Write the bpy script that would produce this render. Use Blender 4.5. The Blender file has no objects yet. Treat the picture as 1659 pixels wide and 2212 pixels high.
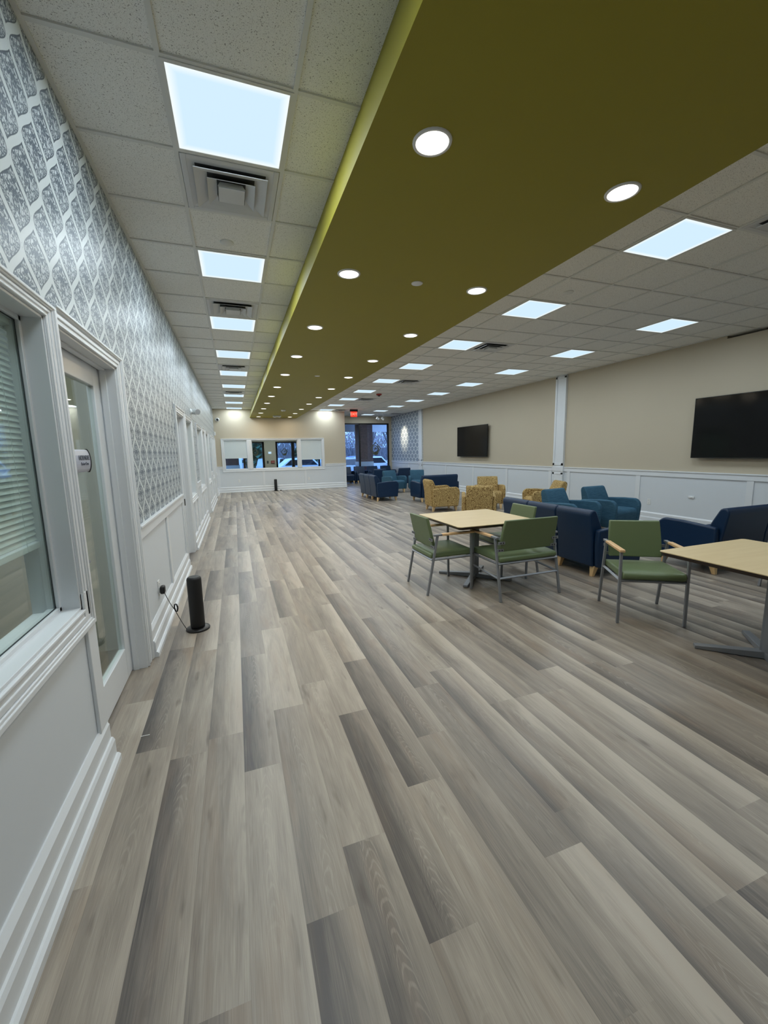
import bpy, bmesh, math, random
from mathutils import Vector, Matrix
R = math.radians
PI = math.pi
S = bpy.context.scene
C = S.collection
random.seed(7)

# ---------------------------------------------------------------- camera, world, exposure
EYE = 1.54
def make_camera():
    pitch, roll, yaw = -.1478, -.0197, .3453
    fw = Vector((math.sin(yaw) * math.cos(pitch), math.cos(yaw) * math.cos(pitch), math.sin(pitch)))
    r0 = Vector((math.cos(yaw), -math.sin(yaw), 0)); u0 = r0.cross(fw)
    c, s = math.cos(roll), math.sin(roll)
    r = c * r0 + s * u0; u = -s * r0 + c * u0
    cam = bpy.data.cameras.new('camera'); o = bpy.data.objects.new('camera', cam); C.objects.link(o)
    m = Matrix((r, u, -fw)).transposed().to_4x4(); m.translation = (0, 0, EYE)
    o.matrix_world = m
    cam.sensor_fit = 'VERTICAL'; cam.sensor_height = 24; cam.lens = 880.1 / 2212 * 24
    cam.clip_start = .02; cam.clip_end = 400
    S.camera = o
make_camera()
S.view_settings.view_transform = 'Standard'; S.view_settings.look = 'None'
S.view_settings.exposure = 0.3; S.view_settings.gamma = 1; S.view_settings.use_curve_mapping = False
S.cycles.use_denoising = True
S.cycles.max_bounces = 8; S.cycles.diffuse_bounces = 5; S.cycles.glossy_bounces = 4
S.cycles.transparent_max_bounces = 16; S.cycles.sample_clamp_indirect = 6
S.cycles.caustics_reflective = False; S.cycles.caustics_refractive = False

PANEL_W = 12.0          # watts of each ceiling panel
PANEL_COL = (.80, .92, 1.0)
DOWN_W = 4.6           # watts of each downlight
DOWN_COL = (1.0, .86, .66)
def world():
    w = bpy.data.worlds.new('dusk_sky'); S.world = w; w.use_nodes = True
    nt = w.node_tree; nt.nodes.clear()
    out = nt.nodes.new('ShaderNodeOutputWorld'); bg = nt.nodes.new('ShaderNodeBackground')
    tc = nt.nodes.new('ShaderNodeTexCoord'); sp = nt.nodes.new('ShaderNodeSeparateXYZ'); rp = nt.nodes.new('ShaderNodeValToRGB')
    nt.links.new(tc.outputs['Generated'], sp.inputs[0]); nt.links.new(sp.outputs['Z'], rp.inputs[0])
    e = rp.color_ramp.elements
    e[0].position = 0; e[0].color = (.26, .46, 1, 1); e[1].position = .6; e[1].color = (.16, .30, .75, 1)
    nt.links.new(rp.outputs[0], bg.inputs['Color']); bg.inputs['Strength'].default_value = 4.6
    nt.links.new(bg.outputs[0], out.inputs[0])
world()

# ---------------------------------------------------------------- node helpers
class NT:
    def __init__(s, name):
        s.m = bpy.data.materials.new(name); s.m.use_nodes = True; s.t = s.m.node_tree
        s.t.nodes.clear(); s.out = s.t.nodes.new('ShaderNodeOutputMaterial')
    def n(s, kind, **kw):
        x = s.t.nodes.new('ShaderNode' + kind)
        for k, v in kw.items(): setattr(x, k, v)
        return x
    def l(s, a, b): s.t.links.new(a, b)
    def put(s, inp, v):
        if isinstance(v, bpy.types.NodeSocket): s.l(v, inp)
        else: inp.default_value = v
    def M(s, op, a, b=None, c=None):
        x = s.n('Math', operation=op); s.put(x.inputs[0], a)
        if b is not None: s.put(x.inputs[1], b)
        if c is not None: s.put(x.inputs[2], c)
        return x.outputs[0]
    def coords(s, kind='Object'):
        return s.n('TexCoord').outputs[kind]
    def xyz(s, v):
        x = s.n('SeparateXYZ'); s.l(v, x.inputs[0]); return x.outputs
    def vec(s, a, b, c=0.0):
        x = s.n('CombineXYZ')
        for i, v in enumerate((a, b, c)): s.put(x.inputs[i], v)
        return x.outputs[0]
    def noise(s, v, scale, detail=3, rough=.55, dist=0.0):
        x = s.n('TexNoise'); s.l(v, x.inputs['Vector']); x.inputs['Scale'].default_value = scale
        x.inputs['Detail'].default_value = detail; x.inputs['Roughness'].default_value = rough
        x.inputs['Distortion'].default_value = dist
        return x.outputs[0]
    def step(s, v, lo, hi, a=0.0, b=1.0):
        x = s.n('MapRange'); s.put(x.inputs[0], v); x.inputs[1].default_value = lo; x.inputs[2].default_value = hi
        x.inputs[3].default_value = a; x.inputs[4].default_value = b
        return x.outputs[0]
    def mix(s, f, a, b):
        x = s.n('Mix', data_type='RGBA'); s.put(x.inputs[0], f)
        for i, v in ((6, a), (7, b)):
            if isinstance(v, bpy.types.NodeSocket): s.l(v, x.inputs[i])
            else: x.inputs[i].default_value = (*v, 1)
        return x.outputs[2]
    def bsdf(s, col, rough=.5, metal=0.0, spec=.5, bump=None, bstr=.1, coat=0.0):
        b = s.n('BsdfPrincipled')
        if isinstance(col, bpy.types.NodeSocket): s.l(col, b.inputs['Base Color'])
        else: b.inputs['Base Color'].default_value = (*col, 1)
        s.put(b.inputs['Roughness'], rough); b.inputs['Metallic'].default_value = metal
        b.inputs['Specular IOR Level'].default_value = spec
        b.inputs['Coat Weight'].default_value = coat
        if bump is not None:
            u = s.n('Bump'); u.inputs['Strength'].default_value = bstr; u.inputs['Distance'].default_value = .01
            s.l(bump, u.inputs['Height']); s.l(u.outputs[0], b.inputs['Normal'])
        s.l(b.outputs[0], s.out.inputs[0])
        return s.m

def lin(r, g, b):
    f = lambda c: (c / 255 / 12.92) if c <= 10.3 else ((c / 255 + .055) / 1.055) ** 2.4
    return (f(r), f(g), f(b))

def plain(name, col, rough=.5, metal=0.0, spec=.5, var=.06, scale=6, bstr=0.0, bscale=60):
    t = NT(name); v = t.coords()
    n = t.noise(v, scale, 3)
    d = tuple(c * (1 - var) for c in col); u = tuple(min(1, c * (1 + var)) for c in col)
    bump = t.noise(v, bscale, 2) if bstr else None
    return t.bsdf(t.mix(n, d, u), rough, metal, spec, bump, bstr)

def emit(name, col, strength):
    t = NT(name); e = t.n('Emission'); e.inputs[0].default_value = (*col, 1); e.inputs[1].default_value = strength
    t.l(e.outputs[0], t.out.inputs[0]); return t.m

def glass(name, tint=(.93, .97, .95), refl=1.0):
    t = NT(name); tr = t.n('BsdfTransparent'); tr.inputs[0].default_value = (*tint, 1)
    gl = t.n('BsdfGlossy'); gl.inputs['Roughness'].default_value = .02; gl.inputs[0].default_value = (1, 1, 1, 1)
    fr = t.n('Fresnel'); bf = t.n('NewGeometry').outputs['Backfacing']; t.l(t.step(bf, 0, 1, 1.5, 1 / 1.5), fr.inputs[0])
    f = t.M('MULTIPLY', fr.outputs[0], refl)
    mx = t.n('MixShader'); t.l(f, mx.inputs[0]); t.l(tr.outputs[0], mx.inputs[1]); t.l(gl.outputs[0], mx.inputs[2])
    t.l(mx.outputs[0], t.out.inputs[0]); return t.m

def wallpaper(name='ogee_wallpaper', w=.2625, h=.3185, fat=0.0, plain_fill=0.0, tint=(92, 104, 116)):
    t = NT(name); o = t.xyz(t.coords())
    p = t.M('DIVIDE', t.M('SUBTRACT', o[1], 2.452), w); q = t.M('DIVIDE', t.M('SUBTRACT', o[2], 3.144), h)
    wrap = lambda a: t.M('SUBTRACT', t.M('FRACT', t.M('ADD', a, 100.5)), .5)
    ax = t.M('ABSOLUTE', wrap(p)); az = wrap(t.M('ADD', q, .5))
    bx = t.M('ABSOLUTE', wrap(t.M('ADD', p, .5))); bz = wrap(q)
    def sd(x, z): return t.M('SUBTRACT', t.M('MULTIPLY_ADD', t.M('COSINE', t.M('MULTIPLY', z, 2 * PI)), .25, .25), x)
    sa = sd(ax, az); ina = t.M('GREATER_THAN', sa, 0.0)
    mixf = lambda a, b: t.M('ADD', t.M('MULTIPLY', a, ina), t.M('MULTIPLY', b, t.M('SUBTRACT', 1.0, ina)))
    lx = mixf(ax, bx); lz = mixf(az, bz)
    slope = t.M('MULTIPLY', t.M('SINE', t.M('MULTIPLY', lz, 2 * PI)), .5 * PI * w / h)
    s = t.M('DIVIDE', t.M('MULTIPLY', t.M('ABSOLUTE', sa), w), t.M('SQRT', t.M('MULTIPLY_ADD', slope, slope, 1.0)))   # metres from the ribbon's centre line
    e = t.M('SUBTRACT', s, .0155 + fat)
    inside = t.step(e, -.001, .001); line = t.M('MULTIPLY', inside, t.step(e, .004, .006, 1.0, 0.0))
    v = t.vec(t.M('MULTIPLY', lx, w), t.M('MULTIPLY', lz, h))
    n1 = t.noise(v, 52, 2, .5, 1.4)
    swirl = t.step(n1, .49, .53)
    rr = t.M('SQRT', t.M('ADD', t.M('POWER', t.M('MULTIPLY', lx, 3.2), 2.0), t.M('POWER', t.M('MULTIPLY', lz, 2.6), 2.0)))
    ring = t.M('SINE', t.M('MULTIPLY', rr, 34.0))
    sw = t.M('MULTIPLY', t.M('MULTIPLY', swirl, 1.0 - plain_fill), t.step(ring, -.9, .2, .45, 1.0))
    pale = lin(212, 219, 220); grey = lin(*tint); dark = lin(84, 94, 104); white = lin(208, 215, 218)
    col = t.mix(inside, pale, t.mix(sw, grey, white))
    col = t.mix(line, col, dark)
    dx = t.M('SUBTRACT', .5, t.M('ABSOLUTE', lz))   # small dark bead at each node
    bead = t.M('LESS_THAN', t.M('ADD', t.M('POWER', t.M('MULTIPLY', lx, w), 2.0), t.M('POWER', t.M('MULTIPLY', t.M('MULTIPLY', dx, h), .55), 2.0)), .0058 ** 2)
    col = t.mix(t.M('MULTIPLY', bead, .8), col, dark)
    return t.bsdf(col, .40, 0, .20, t.noise(t.coords(), 900, 2), .04)

def tile_mat():
    t = NT('mineral_fibre_tile'); v = t.coords()
    a = t.step(t.noise(v, 150, 2, .6), .61, .68); b = t.step(t.noise(v, 330, 1, .5), .62, .70)
    sp = t.M('MAXIMUM', a, t.M('MULTIPLY', b, .8))
    col = t.mix(sp, lin(238, 238, 234), lin(146, 144, 140))
    return t.bsdf(col, .9, 0, .2, t.noise(v, 200, 2), .15)

def floor_mat():
    t = NT('vinyl_oak_plank'); uv = t.xyz(t.coords('UV'))
    at = t.n('Attribute', attribute_name='plank'); a = t.n('SeparateColor'); t.l(at.outputs['Color'], a.inputs[0])
    tone, grad, seed = a.outputs[0], a.outputs[1], a.outputs[2]
    u, v = uv[0], uv[1]
    sd = t.M('MULTIPLY', seed, 37.0)
    g1 = t.noise(t.vec(t.M('MULTIPLY', u, 24.0), t.M('MULTIPLY', v, 1.6), sd), 1.0, 6, .62, .6)
    g2 = t.noise(t.vec(t.M('MULTIPLY', u, 2.2), t.M('MULTIPLY', v, 1.5), sd), 1.0, 3, .55, 1.2)
    fine = t.noise(t.vec(t.M('MULTIPLY', u, 120.0), t.M('MULTIPLY', v, 9.0), sd), 1.0, 2, .6)
    wob = t.noise(t.vec(t.M('MULTIPLY', u, 1.4), t.M('MULTIPLY', v, 2.0), sd), 1.0, 3, .55)
    uc = t.M('ADD', t.M('SUBTRACT', u, .5), t.M('MULTIPLY', t.M('SUBTRACT', wob, .5), .7))
    par = t.M('ADD', t.M('MULTIPLY', t.M('MULTIPLY', uc, uc), 3.2), t.M('MULTIPLY', v, t.M('MULTIPLY_ADD', seed, .6, .5)))
    arcs = t.step(t.M('SINE', t.M('MULTIPLY', par, 150.0)), .35, .95)
    zone = t.M('MULTIPLY', t.step(t.M('ABSOLUTE', uc), .30, .12), t.step(t.noise(t.vec(t.M('MULTIPLY', u, .8), t.M('MULTIPLY', v, 1.0), t.M('ADD', sd, 5.0)), 1.0, 2), .46, .60))
    arcs = t.M('MULTIPLY', arcs, t.M('MULTIPLY', zone, t.step(fine, .3, .6)))
    streak = t.step(t.noise(t.vec(t.M('MULTIPLY', u, 46.0), t.M('MULTIPLY', v, 3.0), t.M('ADD', sd, 2.0)), 1.0, 3, .6), .58, .70)
    knot = t.noise(t.vec(t.M('MULTIPLY', u, 3.0), t.M('MULTIPLY', v, 3.2), t.M('ADD', sd, 9.0)), 1.0, 2)
    k = t.step(knot, .66, .78)
    # tone 0 dark .. 1 pale, plus the left-to-right tint within a plank
    gx = t.M('MULTIPLY', grad, t.M('SUBTRACT', u, .42))
    f = t.M('ADD', t.M('ADD', tone, t.M('MULTIPLY', gx, .8)), t.M('MULTIPLY', t.M('SUBTRACT', g2, .5), .70))
    f = t.M('ADD', f, t.M('MULTIPLY', t.M('SUBTRACT', g1, .5), .26))
    f = t.M('ADD', f, t.M('MULTIPLY', t.M('SUBTRACT', fine, .5), .50))
    rp = t.n('ValToRGB'); t.l(f, rp.inputs[0]); e = rp.color_ramp.elements
    e[0].position = 0; e[0].color = (*lin(84, 80, 78), 1); e[1].position = 1; e[1].color = (*lin(186, 177, 164), 1)
    for ps, cl in ((.35, (122, 115, 108)), (.62, (151, 142, 131))):
        x = e.new(ps); x.color = (*lin(*cl), 1)
    warm = t.noise(t.vec(t.M('MULTIPLY', u, 1.6), t.M('MULTIPLY', v, 1.2), t.M('ADD', sd, 3.0)), 1.0, 2)
    col = t.mix(t.step(warm, .54, .80, 0, .30), rp.outputs[0], lin(150, 122, 96))
    col = t.mix(t.M('MAXIMUM', t.M('MULTIPLY', arcs, .34), t.M('MULTIPLY', streak, .16)), col, lin(190, 182, 168))
    col = t.mix(t.M('MULTIPLY', k, .55), col, lin(70, 62, 56))
    ed = t.M('MINIMUM', u, t.M('SUBTRACT', 1.0, u))
    col = t.mix(t.step(ed, 0.0, .012, .25, 0.0), col, lin(70, 64, 58))
    return t.bsdf(col, t.step(fine, .3, .7, .30, .42), 0, .42, fine, .05)

def laminate():
    t = NT('maple_laminate'); v = t.xyz(t.coords())
    n = t.noise(t.vec(t.M('MULTIPLY', v[0], 2.0), t.M('MULTIPLY', v[1], 22.0), v[2]), 1.0, 4, .6, .5)
    return t.bsdf(t.mix(n, lin(206, 184, 140), lin(226, 208, 168)), .35, 0, .5)
def wood(name, a, b):
    t = NT(name); v = t.xyz(t.coords())
    n = t.noise(t.vec(t.M('MULTIPLY', v[0], 60.0), t.M('MULTIPLY', v[1], 12.0), t.M('MULTIPLY', v[2], 8.0)), 1.0, 4, .6, .6)
    return t.bsdf(t.mix(n, a, b), .4, 0, .5)
def woven(name, a, b):
    t = NT(name); v = t.xyz(t.coords())
    h = t.M('ADD', v[0], v[1])
    n = t.noise(t.vec(t.M('MULTIPLY', h, 9.0), t.M('MULTIPLY', t.M('SUBTRACT', v[0], v[1]), 4.0), t.M('MULTIPLY', v[2], 120.0)), 1.0, 3, .6)
    return t.bsdf(t.mix(t.step(n, .3, .7), a, b), .75, 0, .3, n, .1)
def mustard_mat():
    t = NT('mustard_circle_fabric'); v = t.coords()
    vo = t.n('TexVoronoi', feature='F1'); t.l(v, vo.inputs['Vector']); vo.inputs['Scale'].default_value = 15
    d = vo.outputs['Distance']
    ring = t.M('ABSOLUTE', t.M('SUBTRACT', t.M('FRACT', t.M('MULTIPLY', d, 3.4)), .5))
    n = t.noise(v, 70, 2)
    f = t.M('MULTIPLY', t.step(ring, .20, .34), t.step(n, .34, .52))
    return t.bsdf(t.mix(f, lin(192, 166, 112), lin(104, 74, 36)), .8, 0, .25, n, .1)
def brick_mat():
    t = NT('dark_brick'); b = t.n('TexBrick'); o = t.xyz(t.coords())
    t.l(t.vec(t.M('ADD', o[0], o[1]), o[2]), b.inputs['Vector'])
    b.inputs['Scale'].default_value = 5; b.inputs['Color1'].default_value = (*lin(96, 66, 60), 1)
    b.inputs['Color2'].default_value = (*lin(72, 50, 48), 1); b.inputs['Mortar'].default_value = (*lin(110, 100, 95), 1)
    b.inputs['Mortar Size'].default_value = .012
    return t.bsdf(b.outputs[0], .9, 0, .2)
def panel_mat():
    t = NT('lit_led_diffuser'); o = t.xyz(t.coords())
    d = t.M('MAXIMUM', t.M('ABSOLUTE', o[0]), t.M('ABSOLUTE', o[1]))
    f = t.step(d, .235, .278)
    e = t.n('Emission'); t.l(t.mix(f, (.66, .86, 1.0), (.92, .99, 1.0)), e.inputs[0]); e.inputs[1].default_value = .82
    t.l(e.outputs[0], t.out.inputs[0]); return t.m

WP = wallpaper(); WP2 = wallpaper('lattice_wallpaper', .37, .335, .006, .8, (140, 150, 164)); TILE = tile_mat(); FLOOR = floor_mat(); MAPLE = laminate(); BRICK = brick_mat(); PANEL = panel_mat()
WHITE = plain('white_trim_paint', lin(222, 226, 230), .32, 0, .5, .015)
WHITEW = plain('white_wainscot_paint', lin(214, 220, 226), .45, 0, .45, .015)
BEIGE = plain('beige_wall_paint', lin(194, 184, 164), .75, 0, .3, .02, 2, .05, 300)
OLIVE = plain('olive_paint', lin(148, 139, 42), .55, 0, .35, .02, 2)
TBAR = plain('white_grid_metal', lin(216, 217, 214), .5, 0, .4, .02)
VENTM = plain('white_vent_metal', lin(204, 206, 208), .45, 0, .5, .03)
BLACKV = plain('dark_duct', lin(62, 62, 64), .8)
BLACK = plain('black_plastic', lin(12, 12, 14), .4, 0, .5, .1)
SCREEN = plain('switched_off_screen', lin(4, 4, 6), .12, 0, .28, .02)
NAVY = plain('navy_vinyl', lin(10, 42, 74), .42, 0, .4, .06, 12, .06, 240)
TEAL = woven('teal_woven_fabric', lin(40, 80, 104), lin(66, 106, 130))
MUST = mustard_mat()
GREEN = plain('green_vinyl', lin(102, 118, 84), .42, 0, .45, .05, 10, .05, 260)
STEEL = plain('grey_powder_coat', lin(138, 142, 148), .38, .35, .5, .03)
LEGW = wood('pale_maple_wood', lin(208, 174, 124), lin(232, 204, 158))
ARMW = wood('maple_armrest_wood', lin(214, 172, 124), lin(232, 198, 152))
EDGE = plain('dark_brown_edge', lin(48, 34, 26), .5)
SHADE = plain('pale_roller_shade', lin(206, 216, 220), .8, 0, .2, .02)
BLIND = plain('white_blind_slat', lin(214, 222, 224), .4, 0, .4, .02)
GLASS = glass('clear_glass'); GLASSG = glass('greenish_glass', (.92, .965, .94), .8)
BRONZE = plain('dark_bronze_frame', lin(30, 26, 24), .4, .3)
CHROME = plain('brushed_chrome', lin(190, 190, 192), .25, .9)
REDM = plain('red_plastic', lin(150, 30, 26), .4)
REDLIT = emit('lit_red_face', (1, .03, .015), 1.6)
REDLET = emit('lit_red_letters', (1, .30, .22), 1.6)
WARMLIT = emit('lit_warm_lens', (1, .95, .84), 3.0)
SCRLIT = emit('lit_thermostat_screen', (.55, .75, 1), .9)
OFFW = plain('off_white_plastic', lin(226, 228, 228), .35)
SIGNF = plain('silver_sign_face', lin(178, 182, 196), .35, .1)
SIGNT = plain('grey_sign_text', lin(92, 96, 108), .5)
DECAL = plain('olive_grey_decal', lin(86, 88, 66), .6)
OFFICE = plain('office_wall_paint', lin(192, 188, 172), .8, 0, .2, .02)
OFFICEF = wood('office_brown_floor', lin(122, 108, 88), lin(138, 122, 100))
ASPH = plain('asphalt', lin(96, 100, 104), .9, 0, .2, .15, 4)
BARK = plain('grey_bark', lin(108, 102, 98), .9, 0, .2, .2, 6)
NEEDLE = plain('dark_green_needles', lin(74, 112, 88), .9, 0, .2, .25, 5)
TWIG = plain('grey_twigs', lin(150, 148, 152), .9, 0, .2, .2, 6)
BUSHM = plain('shrub_leaves', lin(62, 86, 60), .9, 0, .2, .3, 8)
CARW = plain('white_car_paint', lin(224, 228, 232), .25, 0, .5, .01)
CARS = plain('silver_car_paint', lin(168, 176, 186), .25, .4, .5, .01)
CARB = plain('blue_car_paint', lin(40, 92, 158), .25, .2, .5, .01)
CARD = plain('dark_car_paint', lin(40, 42, 50), .25, .2, .5, .01)
CARG = plain('tinted_car_window', lin(26, 32, 42), .1, 0, .6, .01)
TYRE = plain('tyre_rubber', lin(22, 22, 24), .8)
CANOPYM = plain('white_canopy_panel', lin(206, 208, 210), .7)
BAND = plain('pale_stone_band', lin(176, 176, 172), .8)
GASK = plain('dark_gasket', lin(58, 66, 70), .7)
PAPER = plain('white_paper', lin(232, 232, 228), .8)

# ---------------------------------------------------------------- mesh helpers
class MB:
    def __init__(s): s.b = bmesh.new(); s.mi = 0
    def mat(s, i): s.mi = i; return s
    def face(s, vs):
        try:
            f = s.b.faces.new(vs); f.material_index = s.mi; return f
        except ValueError: return None
    def box(s, x0, x1, y0, y1, z0, z1, M=None):
        P = [Vector(p) for p in ((x0, y0, z0), (x1, y0, z0), (x1, y1, z0), (x0, y1, z0), (x0, y0, z1), (x1, y0, z1), (x1, y1, z1), (x0, y1, z1))]
        v = [s.b.verts.new(M @ p if M else p) for p in P]
        for q in ((3, 2, 1, 0), (4, 5, 6, 7), (0, 1, 5, 4), (1, 2, 6, 5), (2, 3, 7, 6), (3, 0, 4, 7)): s.face([v[i] for i in q])
        return s
    def quad(s, *P): s.face([s.b.verts.new(Vector(p)) for p in P]); return s
    def bar(s, p, q, r, n=8, r2=None, sq=False):
        p, q = Vector(p), Vector(q); d = (q - p).normalized(); r2 = r if r2 is None else r2
        a = d.orthogonal().normalized() if abs(d.z) < .95 or not sq else Vector((1, 0, 0))
        a = (a - d * a.dot(d)).normalized(); b = d.cross(a)
        ph = PI / n if sq else 0
        k = 1.3 if sq else 1
        A = [s.b.verts.new(p + (a * math.cos(2 * PI * i / n + ph) + b * math.sin(2 * PI * i / n + ph)) * r * k) for i in range(n)]
        B = [s.b.verts.new(q + (a * math.cos(2 * PI * i / n + ph) + b * math.sin(2 * PI * i / n + ph)) * r2 * k) for i in range(n)]
        for i in range(n): s.face([A[i], A[(i + 1) % n], B[(i + 1) % n], B[i]])
        s.face(A[::-1]); s.face(B)
        return s
    def prism(s, poly, axis, a, b):
        # poly in the plane across `axis`; 'x': (y,z), 'y': (x,z), 'z': (x,y)
        def P(u, v, t): return {'x': (t, u, v), 'y': (u, t, v), 'z': (u, v, t)}[axis]
        A = [s.b.verts.new(P(u, v, a)) for u, v in poly]; B = [s.b.verts.new(P(u, v, b)) for u, v in poly]
        n = len(poly)
        for i in range(n): s.face([A[i], A[(i + 1) % n], B[(i + 1) % n], B[i]])
        s.face(A[::-1]); s.face(B); return s
    def lathe(s, prof, c=(0, 0, 0), n=24):
        rings = []
        for r, z in prof:
            rings.append([s.b.verts.new((c[0] + r * math.cos(2 * PI * i / n), c[1] + r * math.sin(2 * PI * i / n), c[2] + z)) for i in range(n)])
        for A, B in zip(rings, rings[1:]):
            for i in range(n): s.face([A[i], A[(i + 1) % n], B[(i + 1) % n], B[i]])
        s.face(rings[0][::-1]); s.face(rings[-1]); return s
    def tube(s, pts, r, n=6):
        pts = [Vector(p) for p in pts]; rings = []
        for i, p in enumerate(pts):
            d = (pts[min(i + 1, len(pts) - 1)] - pts[max(i - 1, 0)]).normalized()
            a = d.orthogonal().normalized() if i == 0 else (pa - d * pa.dot(d)).normalized()
            pa = a; b = d.cross(a)
            rings.append([s.b.verts.new(p + (a * math.cos(2 * PI * k / n) + b * math.sin(2 * PI * k / n)) * r) for k in range(n)])
        for A, B in zip(rings, rings[1:]):
            for k in range(n): s.face([A[k], A[(k + 1) % n], B[(k + 1) % n], B[k]])
        s.face(rings[0][::-1]); s.face(rings[-1]); return s
    def xf(s, M): bmesh.ops.transform(s.b, matrix=M, verts=s.b.verts); return s
    def build(s, name, mats, parent=None, bevel=0, seg=2, smooth=False, loc=None):
        bmesh.ops.recalc_face_normals(s.b, faces=s.b.faces)
        me = bpy.data.meshes.new(name); s.b.to_mesh(me); s.b.free()
        for m in (mats if isinstance(mats, (list, tuple)) else [mats]): me.materials.append(m)
        o = bpy.data.objects.new(name, me); C.objects.link(o)
        if parent: o.parent = parent
        if loc: o.location = loc
        if bevel:
            md = o.modifiers.new('edge', 'BEVEL'); md.width = bevel; md.segments = seg; md.limit_method = 'ANGLE'; md.angle_limit = R(35)
            md.harden_normals = False
        if smooth or bevel:
            for p in me.polygons: p.use_smooth = True
            if not smooth or bevel:
                try: me.set_sharp_from_angle(angle=R(40))
                except Exception: pass
        return o
def tag(o, label, cat, group=None):
    o['label'] = label; o['category'] = cat
    if group: o['group'] = group
    return o
def struct(o): o['kind'] = 'structure'; return o
def thing(name, label, cat, loc=(0, 0, 0), rz=0, group=None):
    o = bpy.data.objects.new(name, None); C.objects.link(o); o.location = loc; o.rotation_euler = (0, 0, rz)
    o.empty_display_size = .1
    return tag(o, label, cat, group)
def plabel(o, l): o['label'] = l; return o
def dup(root, loc, rz=0, label=None, group=None, scale=None):
    r = root.copy(); C.objects.link(r); r.location = loc; r.rotation_euler = (0, 0, rz)
    if scale: r.scale = scale
    if label: r['label'] = label
    if group: r['group'] = group
    for ch in list(root.children):
        c = ch.copy(); C.objects.link(c); c.parent = r
        for g in list(ch.children):
            d = g.copy(); C.objects.link(d); d.parent = c
    return r
def text_mesh(body, size, name, mat, parent, M):
    cu = bpy.data.curves.new(name, 'FONT'); cu.body = body; cu.size = size; cu.align_x = 'CENTER'; cu.align_y = 'CENTER'; cu.extrude = .001
    o = bpy.data.objects.new(name + '_source', cu); C.objects.link(o)
    dg = bpy.context.evaluated_depsgraph_get(); dg.update()
    me = bpy.data.meshes.new_from_object(o.evaluated_get(dg)); bpy.data.objects.remove(o)
    me.name = name; me.materials.clear(); me.materials.append(mat); me.transform(M)
    q = bpy.data.objects.new(name, me); C.objects.link(q); q.parent = parent
    return q
def area(name, loc, sx, sy, watts, col, parent=None, shape='RECTANGLE', rot=(0, 0, 0), spread=PI):
    l = bpy.data.lights.new(name, 'AREA'); l.shape = shape; l.size = sx; l.size_y = sy; l.energy = watts; l.color = col; l.spread = spread
    o = bpy.data.objects.new(name, l); C.objects.link(o); o.location = loc; o.rotation_euler = rot
    if parent: o.parent = parent
    return o

# ---------------------------------------------------------------- room dimensions
XL, XR = -.71, 7.80
YF, YW, YB = 17.66, 20.3, -3.2          # far wall, window wall of the alcove, wall behind the camera
CEIL = 3.318; G = .6096
XJ = 4.61                                # corner of the far wall and the alcove
SX0, SX1, SZ = .672, 2.53, 2.98          # olive soffit
LXO, LYO, RXO, RYO = -.2033, 2.3037, 3.4428, 2.4538   # ceiling grid origins

# floor: one mesh of planks, each with its own tone
def build_floor():
    bm = bmesh.new(); uvl = bm.loops.layers.uv.new('UVMap'); cl = bm.loops.layers.float_color.new('plank')
    PW, PL = .1775, 1.207
    offs = {0: 4.557, 2: 1.92, 3: 1.16, 4: 3.79, 5: .967, 6: 1.55, 7: 3.04, 8: 4.68, 10: 5.56, 12: 5.53}
    special = {(2, 1.92): (.22, 1.0), (2, 4.33): (.22, .9), (2, 6.74): (.25, .8), (5, .967): (.16, 1.1), (3, -.047): (.12, 1.1), (6, 1.55): (.18, .8),
               (7, 3.04): (.2, 1.0), (8, 4.68): (.25, .9), (4, 3.79): (.22, 1.1), (0, 4.557): (.25, .7), (6, 6.37): (.25, .6), (4, 6.2): (.22, .7),
               (10, 5.56): (.28, .7), (12, 5.53): (.3, .8), (8, 2.27): (.25, .8), (7, .63): (.4, .4), (3, 2.37): (.72, 0), (2, .71): (.62, .2), (4, 1.38): (.6, .1), (5, 2.17): (.62, .2), (6, .34): (.6, 0)}
    rg = random.Random(11)
    for row in range(-4, 50):
        x0 = -.416 + PW * row; x1 = x0 + PW
        if x1 < XL - .16: continue
        off = offs.get(row, rg.uniform(0, PL)); y = off - math.ceil((off - YB) / PL) * PL
        while y < YW + .1:
            tone = min(.8, max(.3, rg.gauss(.58, .09))); grad = rg.choice((0, 0, .15, .3, .55, .8, .9))
            if rg.random() < .20: tone = rg.uniform(.30, .42); grad = rg.uniform(.4, 1.0)
            for (r_, ys), tg in special.items():
                if r_ == row and abs(ys - y) < .12: tone, grad = tg[0] + .08, tg[1]
            xa, xb = max(x0, XL - .16), min(x1, 8.3)
            P = [(xa, y), (xb, y), (xb, y + PL), (xa, y + PL)]
            f = bm.faces.new([bm.verts.new((px, py, 0)) for px, py in P]); sd = rg.random()
            for lp, (px, py) in zip(f.loops, P):
                lp[uvl].uv = ((px - x0) / PW, py - y); lp[cl] = (tone, grad, sd, 1)
            y += PL
    me = bpy.data.meshes.new('floor'); bm.to_mesh(me); bm.free(); me.materials.append(FLOOR)
    o = bpy.data.objects.new('floor', me); C.objects.link(o); struct(o)
build_floor()

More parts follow.
